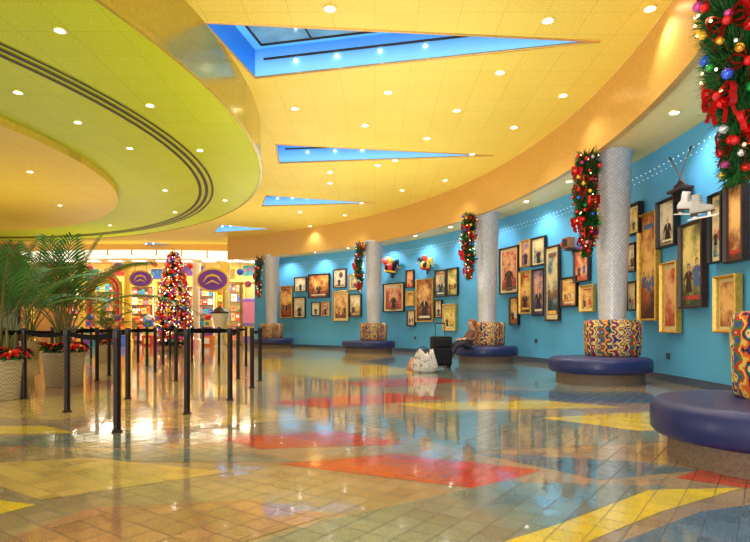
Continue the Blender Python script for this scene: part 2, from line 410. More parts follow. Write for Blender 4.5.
bm=bmesh.new(); a0,a1=math.radians(-55),math.radians(66)
arc(bm,RF,4.3,RF,ZC,a0,a1,140); arc(bm,RF+0.12,4.3,RF,4.3,a0,a1,140); arc(bm,RF+0.12,ZS,RF+0.12,4.3,a0,a1,140)
mk('trim_1',bm,M_fasc,kind='structure',smooth=True)
bm=bmesh.new(); arc(bm,RF+0.1,ZS,RW+0.25,ZS,a0,a1,140)
mk('ceiling_soffit',bm,M_soff,kind='structure')
RD=12.8
bm=bmesh.new()
arc(bm,RD,ZD,RD,ZC,0,2*math.pi,160,0); arc(bm,RD+0.03,ZD-0.01,RD+0.03,ZD+0.07,0,2*math.pi,160,0); arc(bm,RD-0.02,ZD-0.01,RD+0.03,ZD-0.01,0,2*math.pi,160,0)
mk('trim_2',bm,M_fascd,kind='structure',smooth=True)
bm=bmesh.new()
f=bm.faces.new([bm.verts.new(cp(RD,-2*math.pi*i/160,ZD)) for i in range(160)])
CC=Vector((-14.6,11.2))
for ra,rb,m,dz in ((10.88,10.93,1,0.012),(10.72,10.80,1,0.012),(10.57,10.64,1,0.012)):
    arc(bm,ra,ZD-dz,rb,ZD-dz,0,2*math.pi,128,m,CC)
arc(bm,8.6,ZD-0.14,8.6,ZD,0,2*math.pi,128,2,CC)
f=bm.faces.new([bm.verts.new((CC.x+8.6*math.cos(-2*math.pi*i/128),CC.y+8.6*math.sin(-2*math.pi*i/128),ZD-0.14)) for i in range(128)]); f.material_index=2
mk('ceiling_disc',bm,[M_disc,M_slot,M_inner],kind='structure')

# ---------------------------------------------------------------- lamps
bm=bmesh.new(); lathe(bm,[(0.085,-0.001),(0.11,-0.02),(0.085,-0.024),(0.075,-0.006)],20)
ring_me=bpy.data.meshes.new('lamp_ring'); bm.to_mesh(ring_me); bm.free(); ring_me.materials.append(M_ring)
bm=bmesh.new(); lathe(bm,[(0.0,-0.012),(0.078,-0.010),(0.078,-0.003)],20)
lens_me=bpy.data.meshes.new('lamp_lens'); bm.to_mesh(lens_me); bm.free(); lens_me.materials.append(M_lens)
def downlight(p,label,group,energy=70,size=120,target=None,lcol=(1,0.95,0.84),sc=0.85):
    r=root('recessed_downlight',p,label=label,category='ceiling light',group=group,scale=sc)
    place('trim_ring',ring_me,r); place('lamp_lens',lens_me,r)
    if energy:
        l=bpy.data.lights.new('spot','SPOT'); l.energy=energy; l.spot_size=math.radians(size); l.spot_blend=0.8; l.color=lcol; l.shadow_soft_size=0.07
        o=bpy.data.objects.new('spot_light',l); col.objects.link(o); o.location=Vector(p)+Vector((0,0,-0.06))
        if target is not None: o.rotation_euler=(Vector(target)-Vector(p)).to_track_quat('-Z','Y').to_euler()
DL=[(330,8),(500,72),(563,95),(457,110),(514,127),(388,92),(295,108),(365,125),(427,138),(330,172),(472,154),(378,165),(445,180),(402,190),(330,183),(421,203),(362,203),(300,212),(345,215),(395,160),(255,185),(380,218),(310,226),(285,236),(240,238),(548,20),(650,8),(330,-60),(500,-80),(120,-250),(420,-260)]
for i,(x,y) in enumerate(DL):
    downlight(up(x,y,ZC),'round white recessed downlight in yellow ceiling','downlights in the main ceiling',energy=115 if i%2==0 else 80)
DD=[(18,92),(78,122),(150,105),(200,150),(130,148),(60,30),(165,190),(60,200),(110,225),(30,165),(175,212),(225,200)]
for i,(x,y) in enumerate(DD):
    p=up(x,y,ZD)
    if (Vector((p.x,p.y))-CC).length<8.6: p.z=ZD-0.14
    downlight(p,'round white recessed downlight in lime ceiling disc','downlights in the ceiling disc',energy=60,sc=0.7)
for i in range(17):
    a=math.radians(-40+6.1*i)
    p=cp(19.85,a,ZS); downlight(p,'round recessed wall washer in curved soffit','wall washers in the soffit',energy=125,size=130,target=cp(20.4,a,1.8),lcol=(0.98,0.98,1.0))

# ---------------------------------------------------------------- columns, benches, garlands
def column(p,label):
    bm=bmesh.new(); uvl=bm.loops.layers.uv.new('UVMap'); seg=40
    zs=[0,0.5,1.2,4.33,4.335,4.4]; rr=[0.235,0.24,0.25,0.355,0.375,0.375]
    rings=[[bm.verts.new((rr[i]*math.cos(2*math.pi*j/seg),rr[i]*math.sin(2*math.pi*j/seg),zs[i])) for j in range(seg)] for i in range(len(zs))]
    for i in range(len(zs)-1):
        for j in range(seg):
            k=(j+1)%seg; f=bm.faces.new((rings[i][j],rings[i][k],rings[i+1][k],rings[i+1][j])); f.smooth=True
            L=2*math.pi*0.31
            for lp,(u,v) in zip(f.loops,((j/seg*L,zs[i]),((j+1)/seg*L,zs[i]),((j+1)/seg*L,zs[i+1]),(j/seg*L,zs[i+1]))): lp[uvl].uv=(u,v)
    return mk('column',bm,M_col,loc=(p[0],p[1],0.0),label=label,category='column',group='columns along the blue wall')
cols=[Vector((3.38,4.4)),Vector((4.62,10.9)),Vector((3.35,16.75)),Vector((-0.05,22.3)),Vector((-4.92,26.7))]
for c in cols: column(c,'round silver column with quilted diamond pattern')

def bench_ring(bm,off,r_in,r_off,prof,seg=64):
    rings=[]
    for kind,ins,z in prof:
        ring=[]
        for j in range(seg):
            th=2*math.pi*j/seg; d=Vector((math.cos(th),math.sin(th)))
            if kind=='i': rr=r_in+ins
            else:
                bq=d.dot(off); R_=r_off-ins
                rr=bq+math.sqrt(max(0,bq*bq-off.length_squared+R_*R_))
            ring.append(bm.verts.new((d.x*rr,d.y*rr,z)))
        rings.append(ring)
    n=len(rings)
    for i in range(n):
        a,b=rings[i],rings[(i+1)%n]
        for j in range(seg):
            k=(j+1)%seg; bm.faces.new((a[j],a[k],b[k],b[j]))
    bmesh.ops.recalc_face_normals(bm,faces=bm.faces)
def bench(p,off,sr,label,bs=1.0):
    r=root('round_bench',(p.x,p.y,0),label=label,category='bench',group='round benches around the columns')
    bm=bmesh.new(); bench_ring(bm,off,0.26,sr,[('i',0,0.0),('o',0.13,0.0),('o',0.13,0.185),('i',0,0.185)])
    mk('base',bm,M_sbase,r,smooth=True,label='brown laminate plinth')
    bm=bmesh.new(); pr=[('i',0,0.185),('o',0.08,0.185),('o',0.025,0.195),('o',0.0,0.23),('o',-0.002,0.31),('o',0.0,0.385),('o',0.02,0.43),('o',0.06,0.452),('o',0.12,0.457),('i',0.05,0.46),('i',0,0.455)]
    bench_ring(bm,off,0.26,sr,pr); mk('seat',bm,M_seat,r,smooth=2,label='dark navy vinyl seat')
    bm=bmesh.new(); ac=math.atan2(off.y,off.x); span=math.radians(118); n=60
    sec=[(0.30,0.455),(0.46,0.455),(0.495,0.485),(0.505,0.60),(0.515,0.80),(0.522,0.98),(0.518,1.08),(0.49,1.135),(0.44,1.15),(0.38,1.10)]
    prv=None
    for i in range(n+1):
        a=ac-span+2*span*i/n; t=min(i,n-i)/6.0; kf=1.0 if t>=1 else math.sin(max(t,0.08)*math.pi/2)
        bump=0.018*abs(math.sin(i*math.pi/15))
        ring=[]
        for q,(rr,zz) in enumerate(sec):
            rr2=0.345+(rr*bs-0.345)*(0.3+0.7*kf)+(bump if 0<q<8 else 0); zz2=0.455+(zz-0.455)*(0.92+0.08*kf)
            ring.append(bm.verts.new((math.cos(a)*rr2,math.sin(a)*rr2,zz2)))
        if prv:
            for q in range(len(sec)):
                k=(q+1)%len(sec); bm.faces.new((prv[q],ring[q],ring[k],prv[k]))
        else: bm.faces.new(ring)
        prv=ring
    bm.faces.new(prv[::-1]); bmesh.ops.recalc_face_normals(bm,faces=bm.faces)
    mk('backrest',bm,M_fab,r,smooth=2,label='multicoloured striped woven fabric backrest')
    return r
bench(cols[0],Vector((-0.32,-0.16)),0.88,'round navy bench with patterned backrest under lush garland',0.96)
bench(cols[1],Vector((-0.46,-0.52)),0.90,'round navy bench with patterned backrest around column')
bench(cols[2],Vector((-0.16,-0.62)),0.90,'round navy bench with patterned backrest beside seated traveller')
bench(cols[3],Vector((-0.2,-0.5)),1.04,'round navy bench with patterned backrest around column',1.06)
bench(cols[4],Vector((0.12,-0.5)),0.98,'round navy bench around column near the shop doors')

def spikes(bm,path,rad,n,L,mi=0,w=0.012):
    for i in range(n):
        t=R.random(); p,rr=path(t); a=R.random()*2*math.pi
        d=Vector((math.cos(a),math.sin(a),R.uniform(-0.5,0.5))).normalized()
        b=p+d*rr*R.uniform(0.1,0.6); tip=p+d*(rr+R.uniform(-0.3,0.4)*L); tip.z+=R.uniform(-L,L)*0.6
        s=d.cross(Vector((0,0,1))).normalized()*w; s=s+Vector((0,0,R.uniform(-w,w)))
        f=bm.faces.new([bm.verts.new(b-s),bm.verts.new(b+s),bm.verts.new(tip)]); f.material_index=mi
bm=bmesh.new(); sph(bm,(0,0,0),1,u=16,v=10)
base_me=bpy.data.meshes.new('bauble'); bm.to_mesh(base_me); bm.free()
for p in base_me.polygons: p.use_smooth=True
BM=[]
for m in BAUB+[M_twinkle]:
    me=base_me.copy(); me.materials.append(m); BM.append(me)
def bow_mesh(s=1.0):
    bm=bmesh.new()
    def strip(pts,w):
        pr=None
        for i,p in enumerate(pts):
            p=Vector(p)*s; a=bm.verts.new(p+Vector((0,w*s/2,0))); b=bm.verts.new(p-Vector((0,w*s/2,0)))
            if pr: bm.faces.new((pr[0],a,b,pr[1]))
            pr=(a,b)
    for sg in (-1,1):
        for tilt in (0.25,-0.35):
            strip([(sg*0.16*math.sin(t)*abs(math.cos(t*0.15)),0,0.0+0.07*math.sin(2*t)+tilt*0.16*math.sin(t)) for t in [k*math.pi/10 for k in range(11)]],0.08)
        strip([(sg*0.02,0,0),(sg*0.07,0,-0.14),(sg*0.05,0,-0.24)],0.05)
        strip([(sg*0.02,0.02,0),(sg*0.12,0.02,-0.1),(sg*0.16,0.02,-0.2)],0.05)
    sph(bm,(0,-0.02*s,0),0.04*s,u=10,v=8)
    me=bpy.data.meshes.new('bow'); bm.to_mesh(me); bm.free(); me.materials.append(M_red); return me
BOW=bow_mesh(1.15)
def garland(p,z0,z1,rad,label,nb=34,nsp=2600,nbow=5):
    r=root('christmas_garland',(p.x,p.y,z0),label=label,category='garland',group='christmas garlands on the columns')
    Lz=z1-z0
    def path(t):
        return Vector((0.04*math.sin(t*9),0.04*math.cos(t*7),t*Lz)), rad*(0.35+0.65*min(1,t*3))*(0.9+0.1*math.sin(t*23))
    bm=bmesh.new(); tube(bm,[path(k/10)[0] for k in range(11)],0.03,6)
    spikes(bm,path,rad,nsp,0.16,0,0.013 if rad>0.2 else 0.017); mk('foliage',bm,M_green,r,label='green pine foliage')
    for i in range(nb):
        t=(i+0.5)/nb; q,rr=path(t); a=i*2.4; k=[0,1,0,2,3,0,1,4,5,0][i%10]
        s=R.uniform(0.026,0.043)
        place('bauble',BM[k],r,q+Vector((math.cos(a),math.sin(a),0))*rr*R.uniform(0.85,1.05),scale=s)
    for i in range(30):
        t=R.random(); q,rr=path(t); a=R.random()*6.28
        place('fairy_light',BM[6],r,q+Vector((math.cos(a),math.sin(a),0))*rr,scale=0.011)
    for i in range(nbow):
        t=0.12+0.82*i/(nbow-1); q,rr=path(t); a=[3.9,4.7,3.4,4.3,5.2][i%5]
        place('ribbon_bow',BOW,r,q+Vector((math.cos(a),math.sin(a),0))*rr*0.98,rot=(0.15,R.uniform(-0.5,0.5),a+math.pi/2),scale=0.74)
    return r
garland(Vector((2.84,4.37)),2.2,4.28,0.285,'lush green garland with red bows and baubles',nb=98,nsp=15000,nbow=11)
garland(Vector((4.02,10.65)),2.38,4.28,0.25,'green garland with red bows beside framed pictures',60,8000,9)
garland(Vector((2.74,16.4)),2.42,4.28,0.24,'green garland with red bows above seated traveller',44,4000,7)
garland(Vector((-0.62,22.0)),2.4,4.28,0.22,'slim green garland with red ornaments on silver column',34,2400)
garland(Vector((-5.5,26.5)),2.4,4.28,0.22,'slim green garland with red ornaments near shop doors',28,1800)

bm=bmesh.new()
a=math.radians(-25)
while a<A1-0.01:
    bmesh.ops.create_icosphere(bm,subdivisions=1,radius=0.013,matrix=Matrix.Translation(cp(RW-0.03,a,4.04)))
    bmesh.ops.create_icosphere(bm,subdivisions=1,radius=0.010,matrix=Matrix.Translation(cp(RW-0.03,a+0.004,3.93)))
    a+=0.008
mk('hanging_bead_strings',bm,glow('bead_white',(0.8,0.92,1,1),0.7),kind='stuff',label='row of small white bead lights along blue wall top',category='decoration')

# ---------------------------------------------------------------- framed pictures
def artmat(i):
    pals=[[(54,28,20),(150,80,44),(240,185,110)],[(24,46,54),(64,110,114),(220,190,135)],[(70,30,18),(180,90,40),(248,195,100)],
          [(74,56,36),(160,130,84),(240,220,175)],[(34,30,56),(104,84,130),(225,165,120)],[(38,58,32),(134,126,60),(238,212,125)],
          [(80,24,28),(190,64,50),(245,185,125)],[(96,80,60),(176,154,120),(240,222,186)]]
    p=pals[i%len(pals)]
    def fn(nt,b):
        tc=N(nt,'ShaderNodeTexCoord'); oi=N(nt,'ShaderNodeObjectInfo')
        ad=N(nt,'ShaderNodeVectorMath',operation='ADD'); nt.links.new(tc.outputs['Object'],ad.inputs[0])
        rs=N(nt,'ShaderNodeMath',operation='MULTIPLY'); rs.inputs[1].default_value=37.0; nt.links.new(oi.outputs['Random'],rs.inputs[0])
        nt.links.new(rs.outputs[0],ad.inputs[1])
        no=N(nt,'ShaderNodeTexNoise'); no.inputs['Scale'].default_value=3.6; no.inputs['Detail'].default_value=8; no.inputs['Roughness'].default_value=0.62
        nt.links.new(ad.outputs[0],no.inputs['Vector'])
        sx=N(nt,'ShaderNodeSeparateXYZ'); nt.links.new(tc.outputs['Object'],sx.inputs['Vector'])
        ln=N(nt,'ShaderNodeVectorMath',operation='LENGTH'); nt.links.new(tc.outputs['Object'],ln.inputs[0])
        m=N(nt,'ShaderNodeMath',operation='MULTIPLY_ADD'); m.inputs[1].default_value=-0.36; m.inputs[2].default_value=0.22; nt.links.new(ln.outputs['Value'],m.inputs[0])
        m1=N(nt,'ShaderNodeMath',operation='MULTIPLY_ADD'); m1.inputs[1].default_value=0.16; nt.links.new(sx.outputs['Z'],m1.inputs[0]); nt.links.new(m.outputs[0],m1.inputs[2])
        m2=N(nt,'ShaderNodeMath',operation='MULTIPLY_ADD'); m2.inputs[1].default_value=0.9; nt.links.new(no.outputs['Fac'],m2.inputs[0]); nt.links.new(m1.outputs[0],m2.inputs[2])
        r=ramp(nt,[(0.28,rgb(*p[0])),(0.48,rgb(*p[1])),(0.68,rgb(*p[2]))]); nt.links.new(m2.outputs[0],r.inputs['Fac'])
        nt.links.new(r.outputs['Color'],b.inputs['Base Color']); setp(b,rough=0.3,spec=0.4)
    return nmat('artwork_print',fn)
ARTS=[artmat(i) for i in range(8)]
A_dark=noisy('ink_dark',rgb(48,30,30),0.35,12,0.4); A_skin=noisy('ink_flesh',rgb(220,160,115),0.15,10,0.4)
A_cols=[noisy('ink_%s'%n,c,0.25,12,0.4) for n,c in (('red',rgb(190,54,40)),('yellow',rgb(230,184,76)),('blue',rgb(60,96,150)),('cream',rgb(234,216,178)),('brown',rgb(120,74,46)))]
A_mat=noisy('mount_cream',rgb(224,200,146),0.05,9,0.5)
def picture(x0,y0,x1,y1,style,label=None,group='framed pictures on the blue wall',depth=0.05):
    a=ray_c(x0,RW-0.03); b=ray_c(x1,RW-0.03); m=(a+b)/2
    d=m.y; zt=H+(HZ-y0)/F*d; zb=H+(HZ-y1)/F*d
    w=(b-a).length; h=zt-zb; w=max(w,0.16)
    n=(C-m).normalized(); ang=math.atan2(n.y,n.x)+math.pi/2
    frm={'g':M_gold,'k':M_black,'b':M_dkbr}[style]
    nm={'g':'gold','k':'black','b':'dark brown wood'}[style]
    idx=R.randrange(8); desc=['sepia figures','teal scene','fiery orange scene','aged poster','violet portrait','green landscape','red costume portrait','tan photograph'][idx]
    shp='tall' if h>1.6*w else ('wide' if w>1.15*h else 'upright')
    pos=m+n*0.035
    r=root('picture_frame',(pos.x,pos.y,(zt+zb)/2),rot=ang,label=label or f'{shp} {nm} framed {desc} on blue wall',category='picture',group=group)
    t=min(0.05,w*0.10); bm=bmesh.new()
    prof=[(0,0.03),(0,-depth),(t*0.35,-depth-0.015),(t*0.8,-depth*0.6),(t,-0.01)]
    rings=[]
    for ins,yy in prof:
        hw=w/2-ins; hh=h/2-ins
        rings.append([bm.verts.new((sx*hw,yy,sz*hh)) for sx,sz in ((-1,-1),(1,-1),(1,1),(-1,1))])
    for i in range(len(prof)-1):
        for j in range(4):
            k=(j+1)%4; bm.faces.new((rings[i][j],rings[i][k],rings[i+1][k],rings[i+1][j]))
    bm.faces.new(rings[0][::-1])
    bmesh.ops.recalc_face_normals(bm,faces=bm.faces); mk('frame',bm,frm,r)
    iw=w-2*t; ih=h-2*t; bm=bmesh.new()
    def rect(x_0,x_1,z_0,z_1,y,mi): quad(bm,[(x_0,y,z_0),(x_1,y,z_0),(x_1,y,z_1),(x_0,y,z_1)],mi)
    rect(-iw/2,iw/2,-ih/2,ih/2,-0.008,1)
    q=0.0 if R.random()<0.6 else 0.09
    rect(-iw/2*(1-q*2),iw/2*(1-q*2),-ih/2*(1-q*1.4),ih/2*(1-q*1.4),-0.010,0)
    ac=R.choice(A_cols); ac2=R.choice(A_cols)
    def ell(cx,cz,rx,rz,y,mi,n=18):
        f=bm.faces.new([bm.verts.new((cx+rx*math.cos(2*math.pi*i/n),y,cz+rz*math.sin(2*math.pi*i/n))) for i in range(n)]); f.material_index=mi
    def figure(cx,cz,s,mb):
        def pg(pts,mi,y=-0.013):
            f=bm.faces.new([bm.verts.new((cx+px*s,y,cz+pz*s)) for px,pz in pts]); f.material_index=mi
        pg([(-0.32,-1.0),(0.36,-1.0),(0.26,-0.5),(0.22,-0.3),(0.34,0.02),(0.14,0.14),(-0.14,0.14),(-0.34,0.0),(-0.22,-0.3),(-0.24,-0.5)],mb)
        pg([(0.34,0.02),(0.22,-0.08),(0.34,-0.42),(0.46,-0.40)],mb,-0.0135); pg([(-0.34,0.0),(-0.22,-0.08),(-0.40,-0.44),(-0.50,-0.36)],mb,-0.0135)
        pg([(-0.06,0.12),(0.06,0.12),(0.0,-0.28)],5 if mb!=5 else 2,-0.014)
        ell(cx,cz+0.36*s,0.15*s,0.2*s,-0.0145,3 if mb!=3 else 2); ell(cx+0.02*s,cz+0.31*s,0.115*s,0.16*s,-0.016,4)
        ell(cx+0.4*s,cz-0.42*s,0.05*s,0.05*s,-0.016,4,8); ell(cx-0.45*s,cz-0.42*s,0.05*s,0.05*s,-0.016,4,8)
    lay=R.choice((0,0,1,1,2,3,3,5)); s=min(iw*0.8,ih*0.40)
    if lay==0: figure(0,-ih*0.06,s,3)
    elif lay==1: figure(-iw*0.2,-ih*0.1,s*0.62,3); figure(iw*0.2,-ih*0.04,s*0.6,2)
    elif lay==2: ell(iw*0.1,ih*0.2,iw*0.18,iw*0.18,-0.012,5); figure(-iw*0.05,-ih*0.12,s*0.8,3)
    elif lay==3:
        for kx in (-0.28,0,0.28): figure(kx*iw,-ih*0.14+abs(kx)*0.15*ih,s*0.42,R.choice((2,3)))
    if R.random()<0.5: rect(-iw*0.36,iw*0.36,-ih*0.43,-ih*0.38,-0.018,5)
    if R.random()<0.4: rect(-iw*0.3,iw*0.3,ih*0.37,ih*0.42,-0.018,2)
    mk('artwork',bm,[ARTS[idx],A_mat,ac,A_dark,A_skin,ac2],r)
    return r
P=[(629,204,644,235,'k'),(629,243,640,272,'k'),(629,281,641,311,'b'),(642,213,661,321,'g'),(661,199,680,247,'k'),
 (665,262,682,333,'g'),(684,222,708,308,'b'),(714,193,728,263,'k'),(730,182,750,262,'b'),(720,275,743,333,'g'),
 (501,247,520,294,'b'),(522,240,532,267,'g'),(533,237,547,266,'k'),(521,271,533,314,'g'),(534,269,546,316,'k'),
 (547,246,561,321,'b'),(511,297,520,325,'k'),(563,277,579,307,'k'),(576,249,591,282,'b'),(582,285,596,312,'g'),
 (384,283,405,312,'k'),(407,270,415,288,'k'),(407,291,415,306,'g'),(408,310,416,326,'b'),(417,279,434,322,'g'),
 (436,270,447,297,'b'),(448,268,459,296,'k'),(444,304,457,331,'g'),(436,300,443,318,'k'),
 (281,286,293,318,'g'),(295,277,307,292,'b'),(294,297,306,318,'k'),(309,274,330,298,'k'),(312,302,321,316,'k'),(322,302,330,316,'g'),
 (334,269,347,288,'b'),(334,291,349,321,'g'),(350,274,360,290,'g'),(350,294,362,317,'k')]
for p in P: picture(*p,depth=0.07 if p[0]>600 else 0.045)

def wallpos(px,py,off=0.12):
    m=ray_c(px,RW-off); n=(C-m).normalized()
    return Vector((m.x,m.y,H+(HZ-py)/F*m.y)), math.atan2(n.y,n.x)+math.pi/2
M_skw=noisy('skate_white_leather',rgb(205,198,188),0.06,12,0.5)
def skate():
    bm=bmesh.new()
    boot=[(-0.17,0.0),(0.06,0.0),(0.15,0.0),(0.19,0.025),(0.185,0.065),(0.13,0.10),(0.05,0.125),(0.02,0.17),(0.005,0.24),(0.01,0.30),(-0.12,0.31),(-0.125,0.24),(-0.125,0.16),(-0.165,0.10),(-0.18,0.05)]
    extr(bm,boot,-0.042,0.042,0)
    es=[e for e in bm.edges if abs(e.verts[0].co.y-e.verts[1].co.y)<1e-5]
    bmesh.ops.bevel(bm,geom=es,offset=0.016,segments=2,affect='EDGES')
    extr(bm,[(-0.17,-0.055),(-0.08,-0.055),(-0.06,-0.012),(0.19,-0.012),(0.19,0.0),(-0.175,0.0)],-0.032,0.032,1)
    extr(bm,[(-0.22,-0.10),(0.19,-0.10),(0.24,-0.07),(0.22,-0.06),(0.17,-0.075),(0.13,-0.075),(0.12,-0.012),(0.08,-0.012),(0.07,-0.075),(-0.08,-0.08),(-0.09,-0.055),(-0.14,-0.055),(-0.15,-0.08),(-0.22,-0.085)],-0.006,0.006,2)
    for k in range(4): tube(bm,[(0.025,-0.045,0.14+0.04*k),(-0.02,-0.048,0.155+0.04*k)],0.005,5,1)
    return bm
pos,ang=wallpos(688,209,0.28)
r=root('ice_skate',pos,rot=(0,0.12,-0.75),label='white leather figure skate hanging on blue wall',category='skate',group='pair of ice skates',scale=0.92)
mk('boot',skate(),[M_skw,M_dkbr,BAUB[4]],r,smooth=True)
pos2,_=wallpos(702,212,0.34); clone(r,pos2,rot=(0,-0.1,-0.6),scale=0.92)
pos,ang=wallpos(680,190,0.14)
r=root('wall_display_shelf',pos,rot=ang,label='small dark wooden shelf under ski poles on blue wall',category='shelf')
bm=bmesh.new(); box(bm,(0,0,0),(0.5,0.22,0.05),0,0.01); box(bm,(-0.2,0.04,-0.09),(0.03,0.12,0.14),0); box(bm,(0.2,0.04,-0.09),(0.03,0.12,0.14),0)
mk('shelf_board',bm,M_dkbr,r)
bm=bmesh.new(); lathe(bm,[(0,0.0),(0.09,0.0),(0.11,0.03),(0.05,0.09),(0.02,0.13),(0.0,0.14)],20)
p=pos+Vector((0,0,0.03)); mk('vintage_desk_lamp',bm,M_black,loc=p,smooth=True,label='black domed vintage lamp on wall shelf',category='lamp')
for sgn,tag in ((-0.7,'thin wooden ski pole leaning on blue wall'),(0.7,'thin wooden ski pole crossing another')):
    bm=bmesh.new(); tube(bm,[(0,0,-0.42),(0,0,0.42)],0.009,8); tube(bm,[(0,0,0.42),(0,0,0.5)],0.014,8,1); tube(bm,[(0.035*math.cos(t),0.035*math.sin(t),-0.34) for t in [k*math.pi/6 for k in range(12)]],0.004,6,1,closed=True)
    q,_=wallpos(681 if sgn>0 else 679,174,0.09 if sgn>0 else 0.13)
    mk('ski_pole',bm,[M_mbr,M_black],loc=q,rot=(0,sgn,ang),label=tag,category='ski pole',group='crossed ski poles')
def bracket(r,sc=1.0,w=0.2):
    bm=bmesh.new(); box(bm,(0,0.08,-0.02),(w,0.22,0.03),0,0.006); box(bm,(0,0.15,-0.09),(0.05,0.05,0.14),0); mk('bracket_shelf',bm,M_dkbr,r)
def hat(px,py,sc,ma,mb,mc,label,sz=1.0):
    pos,ang=wallpos(px,py,0.27)
    r=root('festive_hat',pos,rot=(0,0.12,ang+0.35),label=label,category='hat',scale=(sc,sc,sc*sz),group='colourful hats on wall brackets')
    bm=bmesh.new(); prof=[(0.12,0.0),(0.15,0.04),(0.17,0.12),(0.15,0.19),(0.10,0.23),(0.05,0.25),(0,0.255)]; seg=40
    rings=[]
    for rr,z in prof:
        if rr<1e-5: rings.append([bm.verts.new((0,0,z))]); continue
        rings.append([bm.verts.new((rr*(1+0.08*abs(math.sin(j*math.pi/5)))*math.cos(2*math.pi*j/seg),rr*(1+0.08*abs(math.sin(j*math.pi/5)))*math.sin(2*math.pi*j/seg),z)) for j in range(seg)])
    for i in range(len(rings)-1):
        for j in range(seg):
            k=(j+1)%seg
            f=bm.faces.new((rings[i][j],rings[i][k],rings[i+1][0]) if len(rings[i+1])==1 else (rings[i][j],rings[i][k],rings[i+1][k],rings[i+1][j])); f.material_index=(j//5)%2
    mk('crown',bm,[ma,mb],r,smooth=2)
    bm=bmesh.new(); tube(bm,[(0.14*math.cos(t),0.14*math.sin(t),0.015) for t in [2*math.pi*k/28 for k in range(28)]],0.028,8,closed=True); mk('hat_band',bm,mc,r,smooth=2)
    for k,(dx,top,tipx,tipz) in enumerate(((-0.08,0.36,-0.30,0.20),(0.08,0.38,0.30,0.16),(0.0,0.42,-0.12,0.40))):
        bm=bmesh.new(); tube(bm,[(dx,0,0.16),(dx*1.6+tipx*0.2,-0.02,top-0.06),(tipx*0.75,-0.04,top-0.04),(tipx,-0.05,tipz)],[0.09,0.065,0.04,0.012],10); sph(bm,(tipx,-0.05,tipz-0.02),0.028,1,8,6); mk('side_horn',bm,[(ma,mb,mc)[k],M_gold],r,smooth=2)
    bracket(r)
hat(390,272,1.45,PAL[0],M_black,PAL[1],'red, yellow and black jester hat on bracket')
hat(425,269,1.2,M_black,PAL[1],PAL[0],'black and yellow jester hat with red horn on bracket')
pos,ang=wallpos(568,249,0.2)
r=root('antique_bellows_camera',pos,rot=ang,label='brown antique bellows camera on wall bracket',category='camera',scale=0.95)
bm=bmesh.new(); box(bm,(0.02,0.0,0.15),(0.32,0.2,0.28),0,0.012); box(bm,(0.02,-0.105,0.15),(0.2,0.012,0.18),1); mk('camera_body',bm,[M_mbr,M_black],r)
bm=bmesh.new()
lathe(bm,[(0.085-0.004*(k//2)*1.0+(0.012 if k%2 else 0),0.012*k) for k in range(10)],16); bmesh.ops.rotate(bm,cent=(0,0,0),matrix=Matrix.Rotation(-math.pi/2,3,'Y'),verts=bm.verts); bmesh.ops.translate(bm,verts=bm.verts,vec=(-0.14,0,0.15)); mk('bellows',bm,M_red,r)
bm=bmesh.new(); tube(bm,[(-0.25,0,0.15),(-0.31,0,0.15)],[0.05,0.055],16); mk('lens',bm,M_gold,r)
bracket(r,1,0.36)
for px,py in ((668,356),(536,341),(415,338)):
    pos,ang=wallpos(px,py,0.012); bm=bmesh.new(); box(bm,(0,0,0),(0.12,0.02,0.12),0,0.004); box(bm,(0,-0.011,0.025),(0.03,0.004,0.02),1); box(bm,(0,-0.011,-0.025),(0.03,0.004,0.02),1)
    mk('power_outlet',bm,[M_base,M_black],loc=pos,rot=ang,label='grey power outlet plate on blue wall',category='outlet',group='power outlets on blue wall')

# ---------------------------------------------------------------- stanchions
bm=bmesh.new(); lathe(bm,[(0,0),(0.052,0.0),(0.054,0.006),(0.044,0.014),(0.037,0.02)],24); st_base=bpy.data.meshes.new('stanchion_base'); bm.to_mesh(st_base); bm.free()
bm=bmesh.new(); lathe(bm,[(0.035,0.01),(0.035,0.9)],16); st_post=bpy.data.meshes.new('stanchion_post'); bm.to_mesh(st_post); bm.free()
bm=bmesh.new(); lathe(bm,[(0.037,0.9),(0.039,0.905),(0.039,0.985),(0.033,1.0),(0,1.0)],16); st_head=bpy.data.meshes.new('belt_head'); bm.to_mesh(st_head); bm.free()
for me,m in ((st_base,M_post),(st_post,M_post),(st_head,M_black)):
    me.materials.append(m)
    for p in me.polygons: p.use_smooth=True
ST=[(24,399),(67,412),(117,432),(128,399),(97,381),(109,376),(147,366),(155,372),(163,364),(176,381),(187,414),(203,364),(219,364),(230,400),(238,379),(252,388),(260,381),(4,386),(82,366),(138,362),(-40,399),(52,372),(192,362),(119,363),(91,358),(246,366),(170,359)]
roots=[]
for x,y in ST:
    p=fl(x,y); r=root('stanchion',(p.x,p.y,0.003),label='black-brown belt barrier post',category='barrier post',group='queue barrier posts')
    place('base',st_base,r); place('post',st_post,r); place('belt_head',st_head,r); roots.append((r,p))
for i,j in ((20,0),(0,1),(1,2),(17,4),(4,5),(5,3),(5,7),(18,6),(6,7),(21,18),(10,9),(13,14),(15,16),(8,11),(11,12),(9,14),(12,25),(24,23)):
    ra,a=roots[i]; _,b=roots[j]; d=b-a; u=d.normalized(); L=d.length
    bm=bmesh.new(); pr=None
    for k in range(13):
        t=k/12; q=u*(0.039+(L-0.078)*t); sag=0.04*(1-(2*t-1)**2)*min(1,L/2)
        A=bm.verts.new((q.x,q.y,0.968-sag)); B=bm.verts.new((q.x,q.y,0.912-sag))
        if pr: bm.faces.new((pr[0],A,B,pr[1]))
        pr=(A,B)
    mk('belt',bm,M_belt,ra)

